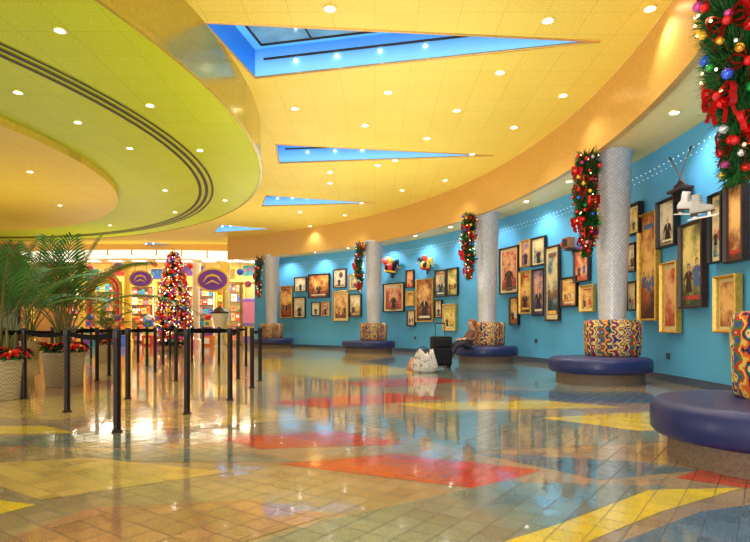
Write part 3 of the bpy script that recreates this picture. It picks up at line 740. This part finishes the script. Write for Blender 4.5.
# ---------------------------------------------------------------- palms
def frond_mesh(L,out,droop):
    bm=bmesh.new(); n=22; pts=[]
    for i in range(n+1):
        t=i/n; pts.append(Vector((0,L*(out*0.4*t+out*t**2.0),L*(1.0*t-droop*t**2.8))))
    tube(bm,pts,[0.008*(1-0.8*i/n)*L for i in range(n+1)],5,1)
    for i in range(7,n+1):
        t=i/n; ll=L*0.25*math.sin(math.pi*min(1,0.12+t*0.8))+0.03
        tg=(pts[min(i+1,n)]-pts[i-1]).normalized()
        for sg in (-1,1):
            d=(Vector((sg,0,0))*0.65+tg*0.9+Vector((0,0,-0.1))).normalized(); p=pts[i]; w=tg*0.011
            mid=p+d*ll*0.5+Vector((0,0,0.008)); tip=p+d*ll+Vector((0,0,-0.10*ll))
            bm.faces.new([bm.verts.new(q) for q in (p-w*0.4,mid-w,tip,mid+w,p+w*0.4)])
    me=bpy.data.meshes.new('frond'); bm.to_mesh(me); bm.free(); me.materials.append(M_palm); me.materials.append(M_stem); return me
FRS=[frond_mesh(1.0,0.16,0.14),frond_mesh(1.0,0.42,0.34),frond_mesh(1.0,0.66,0.60)]
def poin_mesh():
    bm=bmesh.new()
    for rg,(n,L,zz,mi) in enumerate(((7,0.13,0.0,1),(7,0.12,0.02,0),(6,0.085,0.035,0))):
        for i in range(n):
            a=2*math.pi*i/n+rg*0.4; d=Vector((math.cos(a),math.sin(a),0)); s=Vector((-d.y,d.x,0))
            bm.faces.new([bm.verts.new(q) for q in (Vector((0,0,zz)),d*L*0.5+s*L*0.28+Vector((0,0,zz+0.02)),d*L+Vector((0,0,zz-0.005)),d*L*0.5-s*L*0.28+Vector((0,0,zz+0.02)))]).material_index=mi
    sph(bm,(0,0,0.045),0.014,2,8,6); tube(bm,[(0,0,-0.10),(0,0,0)],0.008,6,1)
    me=bpy.data.meshes.new('poinsettia'); bm.to_mesh(me); bm.free()
    for m in (M_red,M_green,BAUB[1]): me.materials.append(m)
    return me
PO=poin_mesh()
def palm(px,py,pr,ph,top,nf,label,flowers=9):
    p=fl(px,py); r=root('potted_palm',(p.x,p.y,0.003),label=label,category='plant',group='potted palms')
    bm=bmesh.new(); lathe(bm,[(0,0),(pr*0.82,0),(pr*0.85,0.01),(pr,ph-0.06),(pr*1.04,ph-0.05),(pr*1.04,ph),(pr*0.93,ph),(pr*0.91,ph-0.06),(0,ph-0.06)],36,mis=[0]*7+[1])
    mk('planter',bm,[M_pot,M_soil],r,smooth=True)
    bm=bmesh.new(); hh=(top-ph)
    for k in range(7):
        a=k*0.9; q=Vector((0.09*math.cos(a),0.09*math.sin(a),ph-0.06)); tube(bm,[q,q+Vector((0.05*math.cos(a),0.05*math.sin(a),hh*0.25))],[0.024,0.014],7)
    mk('trunk',bm,M_stem,r,smooth=True)
    for k in range(nf):
        a=k*2.399+0.5; sc=hh*(R.uniform(1.0,1.12) if k%3==0 else R.uniform(0.95,1.2))
        place('frond',FRS[k%3],r,(0.07*math.cos(a),0.07*math.sin(a),ph+hh*R.uniform(0.0,0.1)),rot=(R.uniform(-0.1,0.05),0,a),scale=(sc,sc,sc))
    for k in range(flowers):
        a=2*math.pi*k/flowers; rr=pr*0.8
        place('poinsettia',PO,None,(p.x+rr*math.cos(a),p.y+rr*math.sin(a),ph+0.06+0.03*(k%2)),rot=(-0.45*math.sin(a),0.45*math.cos(a),a),label='red poinsettia flowering in palm planter',category='flower',group='poinsettias in the planters',scale=1.35)
palm(64,386,0.33,0.58,2.5,17,'feathery palm in beige woven planter with poinsettias')
palm(6,399,0.26,0.56,2.3,16,'tall palm in beige round planter with poinsettias')
palm(106,362,0.24,0.5,1.7,10,'small palm in woven planter near barrier posts',5)
palm(-44,374,0.33,0.6,2.8,13,'large palm in planter beside lobby wall',5)
palm(30,358,0.3,0.55,3.3,13,'slender palm in planter near shop front',0)

# ---------------------------------------------------------------- christmas tree
tp=Vector((at(174,345,26.5).x,26.5,0)); TH=4.7
r=root('christmas_tree',tp,label='tall christmas tree covered in red and multicoloured ornaments',category='christmas tree')
bm=bmesh.new(); lathe(bm,[(0,0.001),(0.42,0.001),(0.4,0.08),(0.2,0.12),(0.16,0.3),(0,0.3)],24); mk('tree_stand',bm,M_gold,r,label='gold stand')
bm=bmesh.new(); cyl(bm,(0,0,0.25),(0,0,TH-0.2),0.07,0.02,10)
def tpath(t):
    return Vector((0,0,0.3+t*(TH-0.45))), 0.88*(max(0,1-t)**0.5)*(0.85+0.15*min(1,t*8))+0.03
def tp2(u): return tpath(1-(1-u)**0.68 if u<1 else 1)
spikes(bm,tp2,0,9000,0.12,1,0.03); mk('foliage',bm,[M_dkbr,M_green],r,label='green pine branches')
for i in range(99):
    q,rr=tp2((i+0.5)/99); a=i*2.399+3.6
    place('bauble',BM[[0,1,0,4,0,1,3,0,2,1][i%10]],r,q+Vector((math.cos(a),math.sin(a),0))*rr*1.03,scale=R.uniform(0.07,0.11))
bm=bmesh.new()
for i in range(300):
    q,rr=tp2(R.random()); a=R.random()*6.283
    bmesh.ops.create_icosphere(bm,subdivisions=1,radius=0.022,matrix=Matrix.Translation(q+Vector((math.cos(a),math.sin(a),0))*rr*1.09))
mk('fairy_lights',bm,M_twinkle,r,kind='stuff')
bm=bmesh.new()
for i in range(2200):
    q,rr=tp2(R.random()); a=R.random()*6.283; k0=len(bm.faces)
    bmesh.ops.create_icosphere(bm,subdivisions=1,radius=R.uniform(0.04,0.065),matrix=Matrix.Translation(q+Vector((math.cos(a),math.sin(a),0))*rr*1.03))
    bm.faces.ensure_lookup_table(); mm=R.choice((0,0,0,0,1,1,1,2,3,3,4,5))
    for f in bm.faces[k0:]: f.material_index=mm
mk('small_ornaments',bm,[BAUB[0],BAUB[1],BAUB[4],BAUB[3],BAUB[2],BAUB[5]],r,kind='stuff',label='small multicoloured ornaments')
bm=bmesh.new(); vs=[]
for i in range(10):
    a=math.pi/2+i*math.pi/5; rr=0.13 if i%2==0 else 0.05; vs.append((rr*math.cos(a),rr*math.sin(a)))
f0=[bm.verts.new((x,-0.0,z)) for x,z in vs]; ft=bm.verts.new((0,-0.06,0)); bk=bm.verts.new((0,0.06,0))
for i in range(10):
    bm.faces.new((f0[i],f0[(i+1)%10],ft)); bm.faces.new((f0[(i+1)%10],f0[i],bk))
mk('tree_star',bm,BAUB[1],r,loc=(0,0,TH-0.02),label='gold star topper')

# ---------------------------------------------------------------- shop
SY=30.0
bm=bmesh.new(); box(bm,(-12.5,SY,5.15),(13,0.2,0.5),0)
mk('wall_header',bm,M_fasc,kind='structure')
bm=bmesh.new()
cxs=-12.5; HWd=6.3
fy=lambda x:SY-0.3-0.9*(1-((x-cxs)/HWd)**2)
z0=lambda x:4.36+0.30*(1-((x-cxs)/HWd)**2)
for i in range(60):
    x0=cxs-HWd+2*HWd*i/60; x1=cxs-HWd+2*HWd*(i+1)/60
    quad(bm,[(x0,fy(x0),z0(x0)),(x1,fy(x1),z0(x1)),(x1,fy(x1),4.95),(x0,fy(x0),4.95)],0)
    if i%6==0: tube(bm,[(x0,fy(x0)-0.02,z0(x0)),(x0,fy(x0)-0.02,4.95)],0.03,6,1)
    quad(bm,[(x0,fy(x0),z0(x0)),(x0,SY,z0(x0)),(x1,SY,z0(x1)),(x1,fy(x1),z0(x1))],0)
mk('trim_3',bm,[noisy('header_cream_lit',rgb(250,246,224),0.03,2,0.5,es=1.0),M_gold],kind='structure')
bm=bmesh.new(); quad(bm,[(-18.95,SY,4.82),(-18.95,34.2,4.82),(-5.9,34.2,4.82),(-5.9,SY,4.82)],0)
for i in range(9):
    for j in range(2):
        x=-17.8+1.35*i; y=31+1.7*j; quad(bm,[(x-0.35,y-0.3,4.81),(x-0.35,y+0.3,4.81),(x+0.35,y+0.3,4.81),(x+0.35,y-0.3,4.81)],1)
mk('ceiling_shop',bm,[M_white,glow('shop_panel',(1,0.93,0.8,1),5)],kind='structure')
for x in (-17.3,-15.2,-12.8,-10.5,-8.3,-6.8):
    l=bpy.data.lights.new('shop','AREA'); l.energy=135; l.size=1.3; l.color=(1,0.9,0.72)
    o=bpy.data.objects.new('shop_light',l); col.objects.link(o); o.location=(x,31.6,4.7)
for px in (128,196,226,82,30):
    q=at(px,340,SY-0.1)
    bm=bmesh.new(); lathe(bm,[(0.26,0),(0.26,0.3),(0.2,0.36),(0.18,3.9),(0.24,4.0),(0.28,4.4)],20)
    mk('shop_column',bm,PAL[1] if px!=196 else M_white,loc=(q.x,q.y,0.0),smooth=True,label='slim yellow column at shop entrance' if px!=196 else 'slim white column at shop entrance',category='column',group='shop entrance columns')
def oval_sign(px,py,sc,ma,mb,mc,label):
    q=at(px,py,SY-0.9)
    r=root('oval_shop_sign',q,label=label,category='sign',scale=sc,group='oval signs at the shop front')
    bm=bmesh.new()
    for y0,rx,rz,mi in ((0,0.62,0.46,1),(-0.03,0.54,0.38,0)):
        lp=[bm.verts.new((rx*math.cos(2*math.pi*i/32),y0-0.03,rz*math.sin(2*math.pi*i/32))) for i in range(32)]
        lq=[bm.verts.new((v.co.x,y0+0.03,v.co.z)) for v in lp]
        bm.faces.new(lp).material_index=mi; bm.faces.new(lq[::-1]).material_index=mi
        for i in range(32): bm.faces.new((lp[i],lq[i],lq[(i+1)%32],lp[(i+1)%32])).material_index=mi
    mk('sign_panel',bm,[ma,mb],r)
    bm=bmesh.new(); tube(bm,[(-0.34,-0.09,-0.08),(-0.2,-0.09,0.12),(0.0,-0.09,0.18),(0.2,-0.09,0.12),(0.34,-0.09,-0.08)],[0.012,0.035,0.05,0.035,0.012],6); tube(bm,[(-0.26,-0.09,-0.16),(0.0,-0.09,-0.04),(0.26,-0.09,-0.16)],[0.012,0.04,0.012],6); mk('sign_flourish',bm,mc,r)
    bm=bmesh.new()
    for sx in (-0.3,0.3): cyl(bm,(sx,0,0.3),(sx,0,0.85/sc),0.012,seg=6)
    mk('sign_rod',bm,M_black,r)
oval_sign(141,279,1.0,PAL[3],M_gold,PAL[1],'purple oval hanging sign with gold flourish')
oval_sign(213,280,1.4,PAL[3],PAL[1],PAL[1],'large purple oval hanging sign with yellow rim')
q2=at(104,290,SY-0.3)
bm=bmesh.new()
for k,(rr) in enumerate((0.9,0.72,0.54)):
    tube(bm,[(math.cos(a)*rr,0,math.sin(a)*rr*1.0) for a in [math.pi*i/20 for i in range(21)]],0.085,8,k)
for sx in (-0.9,-0.72,-0.54,0.54,0.72,0.9): cyl(bm,(sx,0,-q2.z),(sx,0,0),0.085,seg=8,mi={0.9:0,0.72:1,0.54:2}[abs(sx)])
mk('entrance_arch',bm,[M_gold,PAL[0],M_gold],loc=q2,smooth=True,label='gold and red triple arch at shop entrance',category='arch')
for px,py,mi,s in ((118,266,3,0.2),(90,268,6,0.18),(240,272,7,0.18),(155,264,4,0.16),(190,266,0,0.16),(248,284,6,0.18),(70,270,2,0.18),(52,266,0,0.16)):
    q=at(px,py,SY-0.6); r=root('ball_lantern',q,label=names[mi]+' ball lantern hanging at shop front',category='lantern',group='ball lanterns at the shop')
    bm=bmesh.new(); sph(bm,(0,0,0),s,0,16,10); mk('shade',bm,PAL[mi],r,smooth=2)
    bm=bmesh.new(); cyl(bm,(0,0,s),(0,0,4.8-q.z),0.01,seg=6); mk('cord',bm,M_black,r)
for px,dd,seq in ((149,29.0,(0,1,7)),(208,28.8,(4,3,1)),(188,29.2,(6,2)),(118,29.1,(7,4,0)),(90,28.8,(2,1,6))):
    q=at(px,340,dd); r=root('display_pedestal',(q.x,q.y,0.002),label=f'stacked {names[seq[0]]} and {names[seq[1]]} display pedestal topped by ball',category='pedestal',group='colourful pedestals at the shop front')
    zz=0.0
    for k,mi in enumerate(seq):
        s=0.54-0.1*k; bm=bmesh.new(); box(bm,(0,0,zz+s/2),(s,s,s),0,0.03); box(bm,(0,-s/2-0.005,zz+s/2),(s*0.55,0.02,s*0.55),1); mk('block',bm,[PAL[mi],PAL[(mi+1)%9]],r); zz+=s
    bm=bmesh.new(); sph(bm,(0,0,zz+0.15),0.16,0,16,10); mk('ball',bm,PAL[(seq[0]+5)%9],r,smooth=2)
BX=[]
for i in range(9):
    bm=bmesh.new(); box(bm,(0,0,0.5),(1,1,1),0,0.03); box(bm,(0,-0.502,0.55),(0.6,0.02,0.35),1)
    me=bpy.data.meshes.new('gift_box'); bm.to_mesh(me); bm.free(); me.materials.append(PAL[i]); me.materials.append(PAL[(i+5)%9]); BX.append(me)
def shelf_unit(x,y,w,hh,levels,mat,cn):
    r=root('display_shelf',(x,y,0),label=f'{cn} display shelf stacked with colourful goods',category='shelf',group='shop display shelves')
    bm=bmesh.new()
    for sx in (-1,1): box(bm,(sx*(w/2-0.03),0,hh/2),(0.06,0.45,hh),0)
    box(bm,(0,0.21,hh/2),(w,0.03,hh),0); mk('cabinet_frame',bm,mat,r)
    for k in range(levels):
        zz=0.15+k*(hh-0.2)/(levels-1)
        bm=bmesh.new(); box(bm,(0,-0.01,zz),(w-0.13,0.40,0.04),0); mk('shelf_board',bm,M_mbr,r)
        if k==levels-1: continue
        xx=-w/2+0.10
        while xx<w/2-0.22:
            bw=R.uniform(0.15,0.32); bh=R.uniform(0.22,(hh-0.2)/(levels-1)-0.08); i=R.choice((0,0,1,1,2,3,4,4,5,6,7,8))
            if xx+bw>w/2-0.07: break
            place('gift_box',BX[i],None,(x+xx+bw/2,y-0.02,zz+0.021),scale=(bw,0.25,bh),label=f'{names[i]} boxed toy on shop shelf',category='box',group='boxed goods on shop shelves')
            xx+=bw+0.02
for x,m,cn,hh in ((-17.6,M_mbr,'brown',3.4),(-15.8,PAL[1],'yellow',3.7),(-14.0,M_white,'cream',3.4),(-12.2,PAL[1],'yellow',3.7),(-10.4,M_white,'cream',3.4),(-8.6,PAL[1],'yellow',3.7)):
    shelf_unit(x,33.5,1.7,hh,7,m,cn)
for x,m,cn in ((-16.4,M_white,'low cream'),(-14.2,M_mbr,'low brown'),(-11.9,PAL[0],'low red'),(-9.8,M_white,'low cream')):
    shelf_unit(x,31.2,1.5,1.5,4,m,cn)
for x,z,mi in ((-17.5,4.2,2),(-15.4,4.4,0),(-13.0,4.2,7),(-11.1,4.4,3),(-9.2,4.2,4),(-7.4,4.4,2)):
    bm=bmesh.new(); box(bm,(0,0,0),(1.3,0.04,0.6),0,0.01)
    for i in range(5): box(bm,(-0.5+0.25*i,-0.025,0.12*math.sin(i*1.4)),(0.12,0.02,0.22),1)
    mk('wall_banner',bm,[PAL[mi],PAL[(mi+4)%9]],loc=(x,34.15,z),label=names[mi]+' panel banner on shop wall',category='banner',group='banners on the shop wall')
def glassfn(nt,b): setp(b,rgb(225,240,240),0.02,alpha=0.15)
M_glass=nmat('door_glass',glassfn)
def door(n,x0,x1):
    bm=bmesh.new(); zt=3.3; w=x1-x0
    for xx in (x0,x1): box(bm,(xx,SY-0.4,zt/2),(0.07,0.08,zt),0)
    for zz in (0.06,1.0,zt): box(bm,((x0+x1)/2,SY-0.4,zz),(w,0.08,0.08),0)
    box(bm,((x0+x1)/2,SY-0.4,zt/2),(w,0.01,zt),1)
    mk('door_%d'%n,bm,[M_gold,M_glass],kind='structure')
door(1,-8.0,-7.1); door(2,-7.05,-6.15)
bm=bmesh.new(); box(bm,(0,0,1.3),(1.3,0.3,2.6),0,0.05); box(bm,(0,-0.17,1.8),(1.0,0.04,1.2),1); box(bm,(0,-0.17,0.7),(1.0,0.04,0.5),2)
mk('poster_kiosk',bm,[PAL[3],PAL[6],PAL[1]],loc=(-7.0,32.0,0.001),label='tall purple and pink display kiosk behind glass doors',category='kiosk')
q=at(220,340,27.5); r=root('floor_urn',(q.x,q.y,0.002),label='white tapered floor urn with brown lid',category='urn')
bm=bmesh.new(); lathe(bm,[(0,0),(0.28,0),(0.22,0.1),(0.16,0.5),(0.3,1.2),(0.4,1.6),(0.38,1.65),(0,1.65)],24); mk('urn_body',bm,M_white,r,smooth=True)
bm=bmesh.new(); lathe(bm,[(0.42,1.65),(0.44,1.72),(0.2,1.9),(0.05,2.0),(0,2.05)],24); mk('urn_lid',bm,M_dkbr,r,smooth=True)

# ---------------------------------------------------------------- luggage
p=fl(441,368)
r=root('rolling_suitcase',(p.x,p.y,0.0),rot=0.2,label='upright black rolling suitcase with raised handle',category='suitcase')
M_nyl=noisy('black_nylon',rgb(30,30,38),0.2,40,0.7,spec=0.2)
bm=bmesh.new(); box(bm,(0,0,0.42),(0.50,0.29,0.72),0,0.05); mk('suitcase_body',bm,M_nyl,r,smooth=True)
bm=bmesh.new(); box(bm,(0,-0.16,0.30),(0.38,0.07,0.38),0,0.02); box(bm,(0,-0.16,0.63),(0.38,0.06,0.18),0,0.02); mk('pocket',bm,M_nyl,r)
bm=bmesh.new()
for sx in (-0.12,0.12): cyl(bm,(sx,0.09,0.76),(sx,0.09,1.10),0.01,seg=8)
tube(bm,[(-0.13,0.09,1.10),(0.13,0.09,1.10)],0.018,8); mk('handle',bm,M_black,r)
for sx in (-0.2,0.2):
    bm=bmesh.new(); cyl(bm,(sx-0.02,0.08,0.035),(sx+0.02,0.08,0.035),0.035,seg=14); mk('wheel',bm,M_black,r)
    bm=bmesh.new(); box(bm,(sx,-0.08,0.035),(0.04,0.04,0.068),0); mk('foot',bm,M_black,r)
def slump_bag(px,py,w,h,rot,mat,label,seed,strap=True):
    p=fl(px,py); r=root('slouched_bag',(p.x,p.y,0.002),rot=rot,label=label,category='bag')
    bm=bmesh.new(); lathe(bm,[(0.0,0.0),(w*0.44,0.0),(w*0.5,h*0.10),(w*0.5,h*0.32),(w*0.42,h*0.62),(w*0.34,h*0.86),(w*0.30,h),(w*0.25,h*0.96),(w*0.16,h*0.84),(0.0,h*0.8)],40,sy=0.6)
    for v in bm.verts:
        a=math.atan2(v.co.y,v.co.x); k=1+0.06*math.sin(a*5+seed+v.co.z*9)+0.04*math.sin(a*9+v.co.z*22); v.co.x*=k; v.co.y*=k
        v.co.x+=0.22*v.co.z*math.sin(seed); v.co.z*=1+0.14*math.sin(a*2+seed)
    mk('bag_body',bm,mat,r,smooth=2)
    if strap:
        bm=bmesh.new()
        for y in (-0.06,0.06): tube(bm,[(-w*0.2,y,h*0.9),(-w*0.2,y,h*1.15),(0.0,y*0.7,h*1.25),(w*0.2,y,h*1.12),(w*0.25,y,h*0.85)],0.012,8)
        mk('bag_strap',bm,M_dkbr,r,smooth=True)
    return r
def plaid(nt,b):
    tc=N(nt,'ShaderNodeTexCoord'); wv=N(nt,'ShaderNodeTexNoise'); wv.inputs['Scale'].default_value=14; wv.inputs['Detail'].default_value=3
    nt.links.new(tc.outputs['Object'],wv.inputs['Vector'])
    rr=ramp(nt,[(0.3,rgb(120,104,112)),(0.45,rgb(196,186,182)),(0.6,rgb(218,210,204)),(0.72,rgb(176,130,124))]); nt.links.new(wv.outputs['Fac'],rr.inputs['Fac'])
    nt.links.new(rr.outputs['Color'],b.inputs['Base Color']); setp(b,rough=0.85)
slump_bag(423,372.5,0.58,0.46,-0.2,nmat('bag_cloth',plaid),'slouching grey and white cloth bag on floor',0.7)
slump_bag(414,370,0.40,0.26,0.5,noisy('bag_rose_canvas',rgb(176,116,104),0.25,14,0.85),'small slumped dusty rose bag on floor',2.1,False)

# ---------------------------------------------------------------- seated person
def skin(name,chains,mats,parent,**kw):
    me=bpy.data.meshes.new(name); vs=[];es=[];rad=[];roots_=[]
    key={}
    for ch in chains:
        prev=None
        for it in ch:
            co=tuple(round(c,4) for c in it[0])
            if co in key: i=key[co]
            else:
                i=len(vs); key[co]=i; vs.append(co); rad.append(it[1])
                if prev is None: roots_.append(i)
            if prev is not None: es.append((prev,i))
            prev=i
    me.from_pydata(vs,es,[]); me.materials.append(mats)
    o=place(name,me,parent,**kw)
    md=o.modifiers.new('skin','SKIN'); md.use_smooth_shade=True
    sv=me.skin_vertices[0].data
    for i,rr in enumerate(rad):
        q=rr if isinstance(rr,tuple) else (rr,rr); sv[i].radius=q; sv[i].use_root=(i in roots_)
    sd=o.modifiers.new('sub','SUBSURF'); sd.levels=2; sd.render_levels=2
    return o
M_skin=noisy('skin',rgb(226,172,136),0.08,9,0.5); M_jkt=noisy('jacket_brown',rgb(108,70,54),0.2,14,0.8); M_jean=noisy('trousers_dark',rgb(46,44,56),0.2,20,0.85)
M_hair=noisy('hair_auburn',rgb(166,84,42),0.3,30,0.6)
pr_=root('person',(2.58,15.50,0.0),rot=-1.1,label='person in brown jacket slumped back on bench, legs outstretched',category='person')
Z=0.55
T=[(0,-0.06,Z-0.005),(0,0.05,Z+0.13),(0,0.15,Z+0.26),(0,0.18,Z+0.355),(0,0.165,Z+0.415)]
pel=(T[0],(0.12,0.10))
ch=[[pel,(T[1],(0.125,0.09)),(T[2],(0.14,0.095)),(T[3],(0.09,0.07)),(T[4],(0.05,0.05)),((0,0.125,Z+0.475),(0.065,0.075)),((0,0.11,Z+0.535),(0.082,0.095)),((0,0.10,Z+0.605),(0.07,0.08)),((0,0.10,Z+0.635),(0.03,0.035))]]
for sx in (-1,1):
    ch.append([pel,((sx*0.1,-0.13,Z-0.01),0.085),((sx*0.12,-0.30,0.545),0.075),((sx*0.13,-0.47,0.49),0.058),((sx*0.125,-0.61,0.29),0.05),((sx*0.12,-0.76,0.10),0.036),((sx*0.125,-0.84,0.07),(0.04,0.03)),((sx*0.13,-0.90,0.09),(0.035,0.025))])
    ch.append([(T[2],0.1),((sx*0.17,0.15,Z+0.30),0.055),((sx*0.23,0.09,Z+0.17),0.042),((sx*0.24,0.01,Z+0.10),0.038),((sx*0.17,-0.13,Z+0.115),0.032),((sx*0.10,-0.22,Z+0.12),0.024),((sx*0.08,-0.27,Z+0.115),(0.036,0.018))])
    for f_ in range(4):
        ox=(f_-1.5)*0.018; L=(0.06,0.072,0.068,0.052)[f_]
        b0=Vector((sx*0.08+ox,-0.275,Z+0.115)); ch.append([(tuple(b0),0.009),(tuple(b0+Vector((0,-L*0.55,0.008))),0.0088),(tuple(b0+Vector((-sx*0.004,-L*0.95,-0.008))),0.008),(tuple(b0+Vector((-sx*0.006,-L*1.2,-0.03))),0.007)])
    b0=Vector((sx*0.08-sx*0.028,-0.24,Z+0.115)); ch.append([(tuple(b0),0.011),(tuple(b0+Vector((-sx*0.02,-0.025,0.004))),0.010),(tuple(b0+Vector((-sx*0.026,-0.055,-0.004))),0.008)])
skin('body',ch,M_skin,pr_)
jk=[[((0,-0.05,Z-0.015),(0.15,0.125)),(T[1],(0.15,0.115)),(T[2],(0.165,0.115)),((0,0.175,Z+0.365),(0.085,0.08))]]
tr=[]
for sx in (-1,1):
    jk.append([(T[2],0.1),((sx*0.18,0.15,Z+0.30),0.072),((sx*0.235,0.09,Z+0.17),0.06),((sx*0.24,0.01,Z+0.10),0.056),((sx*0.17,-0.13,Z+0.115),0.048),((sx*0.115,-0.195,Z+0.12),0.04)])
    tr.append([((0,-0.06,Z-0.01),(0.14,0.115)),((sx*0.1,-0.13,Z-0.0),0.1),((sx*0.12,-0.30,0.55),0.09),((sx*0.13,-0.475,0.495),0.073),((sx*0.125,-0.615,0.29),0.065),((sx*0.12,-0.75,0.125),0.055)])
skin('jacket',jk,M_jkt,pr_,label='brown jacket'); skin('trousers',tr,M_jean,pr_,label='dark trousers')
dy=0.04; dz=-0.055
for sx in (-1,1):
    bm=bmesh.new(); sph(bm,(sx*0.125,-0.84,0.06),0.055,0,14,8,(0.9,2.0,1.0)); mk('shoe',bm,M_black,pr_,smooth=2)
    bm=bmesh.new(); sph(bm,(sx*0.03,-0.017+dy,Z+0.595+dz),0.011,0,8,6); mk('eye',bm,M_dkbr,pr_)
    bm=bmesh.new(); sph(bm,(sx*0.082,0.075+dy,Z+0.58+dz),0.022,0,8,6,(0.5,0.8,1.2)); mk('ear',bm,M_skin,pr_)
bm=bmesh.new(); tube(bm,[(0,-0.015+dy,Z+0.60+dz),(0,-0.042+dy,Z+0.565+dz),(0,-0.02+dy,Z+0.56+dz)],[0.008,0.015,0.01],8); mk('nose',bm,M_skin,pr_,smooth=2)
bm=bmesh.new(); sph(bm,(0,-0.016+dy,Z+0.535+dz),0.02,0,10,6,(1.1,0.5,0.35)); mk('mouth',bm,A_cols[0],pr_)
bm=bmesh.new(); sph(bm,(0,0.095+dy,Z+0.63+dz),0.108,0,20,14,(0.98,1.05,0.95)); sph(bm,(0,0.17+dy,Z+0.54+dz),0.085,0,16,10,(1.1,0.7,1.6))
for v in bm.verts:
    k=1+0.03*math.sin(v.co.x*120)+0.02*math.sin(v.co.z*60); v.co.x*=k
    if v.co.y<0.05+dy and v.co.z<Z+0.665+dz: v.co.y=0.05+dy
mk('hair',bm,M_hair,pr_,smooth=2,label='auburn shoulder-length hair')

# ---------------------------------------------------------------- lights / world / camera
w=bpy.data.worlds.new('world'); scene.world=w; w.use_nodes=True
w.node_tree.nodes['Background'].inputs['Color'].default_value=(1,0.96,0.88,1); w.node_tree.nodes['Background'].inputs['Strength'].default_value=1.4
def area(loc,target,e,size,colr,name='fill_light'):
    l=bpy.data.lights.new('area','AREA'); l.energy=e; l.size=size; l.color=colr
    o=bpy.data.objects.new(name,l); col.objects.link(o); o.location=loc
    o.rotation_euler=(Vector(target)-Vector(loc)).to_track_quat('-Z','Y').to_euler()
area((-4,-5.5,2.0),(-1,14,4.5),520,3.5,(1,0.97,0.9))  # added fill behind the camera to brighten the ceiling, no window there
area((-22,4,1.5),(-6,16,5),350,4,(1,0.97,0.88))  # same fill from the open left side, no fixture modelled
for x,y,e in ((0,2.5,90),(0.5,9,140),(0,15,145),(-3.5,21,140),(-9,5,70),(-9,13,85),(-10,22,100),(-17,16,90)):
    area((x,y,1.9),(x,y+0.001,6),e,4.5,(1,0.99,0.93),'ceiling_fill')  # added upward fill hanging in mid-air to brighten the ceiling
cam=bpy.data.cameras.new('cam'); cam.sensor_width=36; cam.lens=F/750*36; cam.shift_y=(HZ-271)/750; cam.clip_end=200
co=bpy.data.objects.new('camera',cam); col.objects.link(co); co.location=(0,0,H); co.rotation_euler=(math.pi/2,0,0)
scene.camera=co
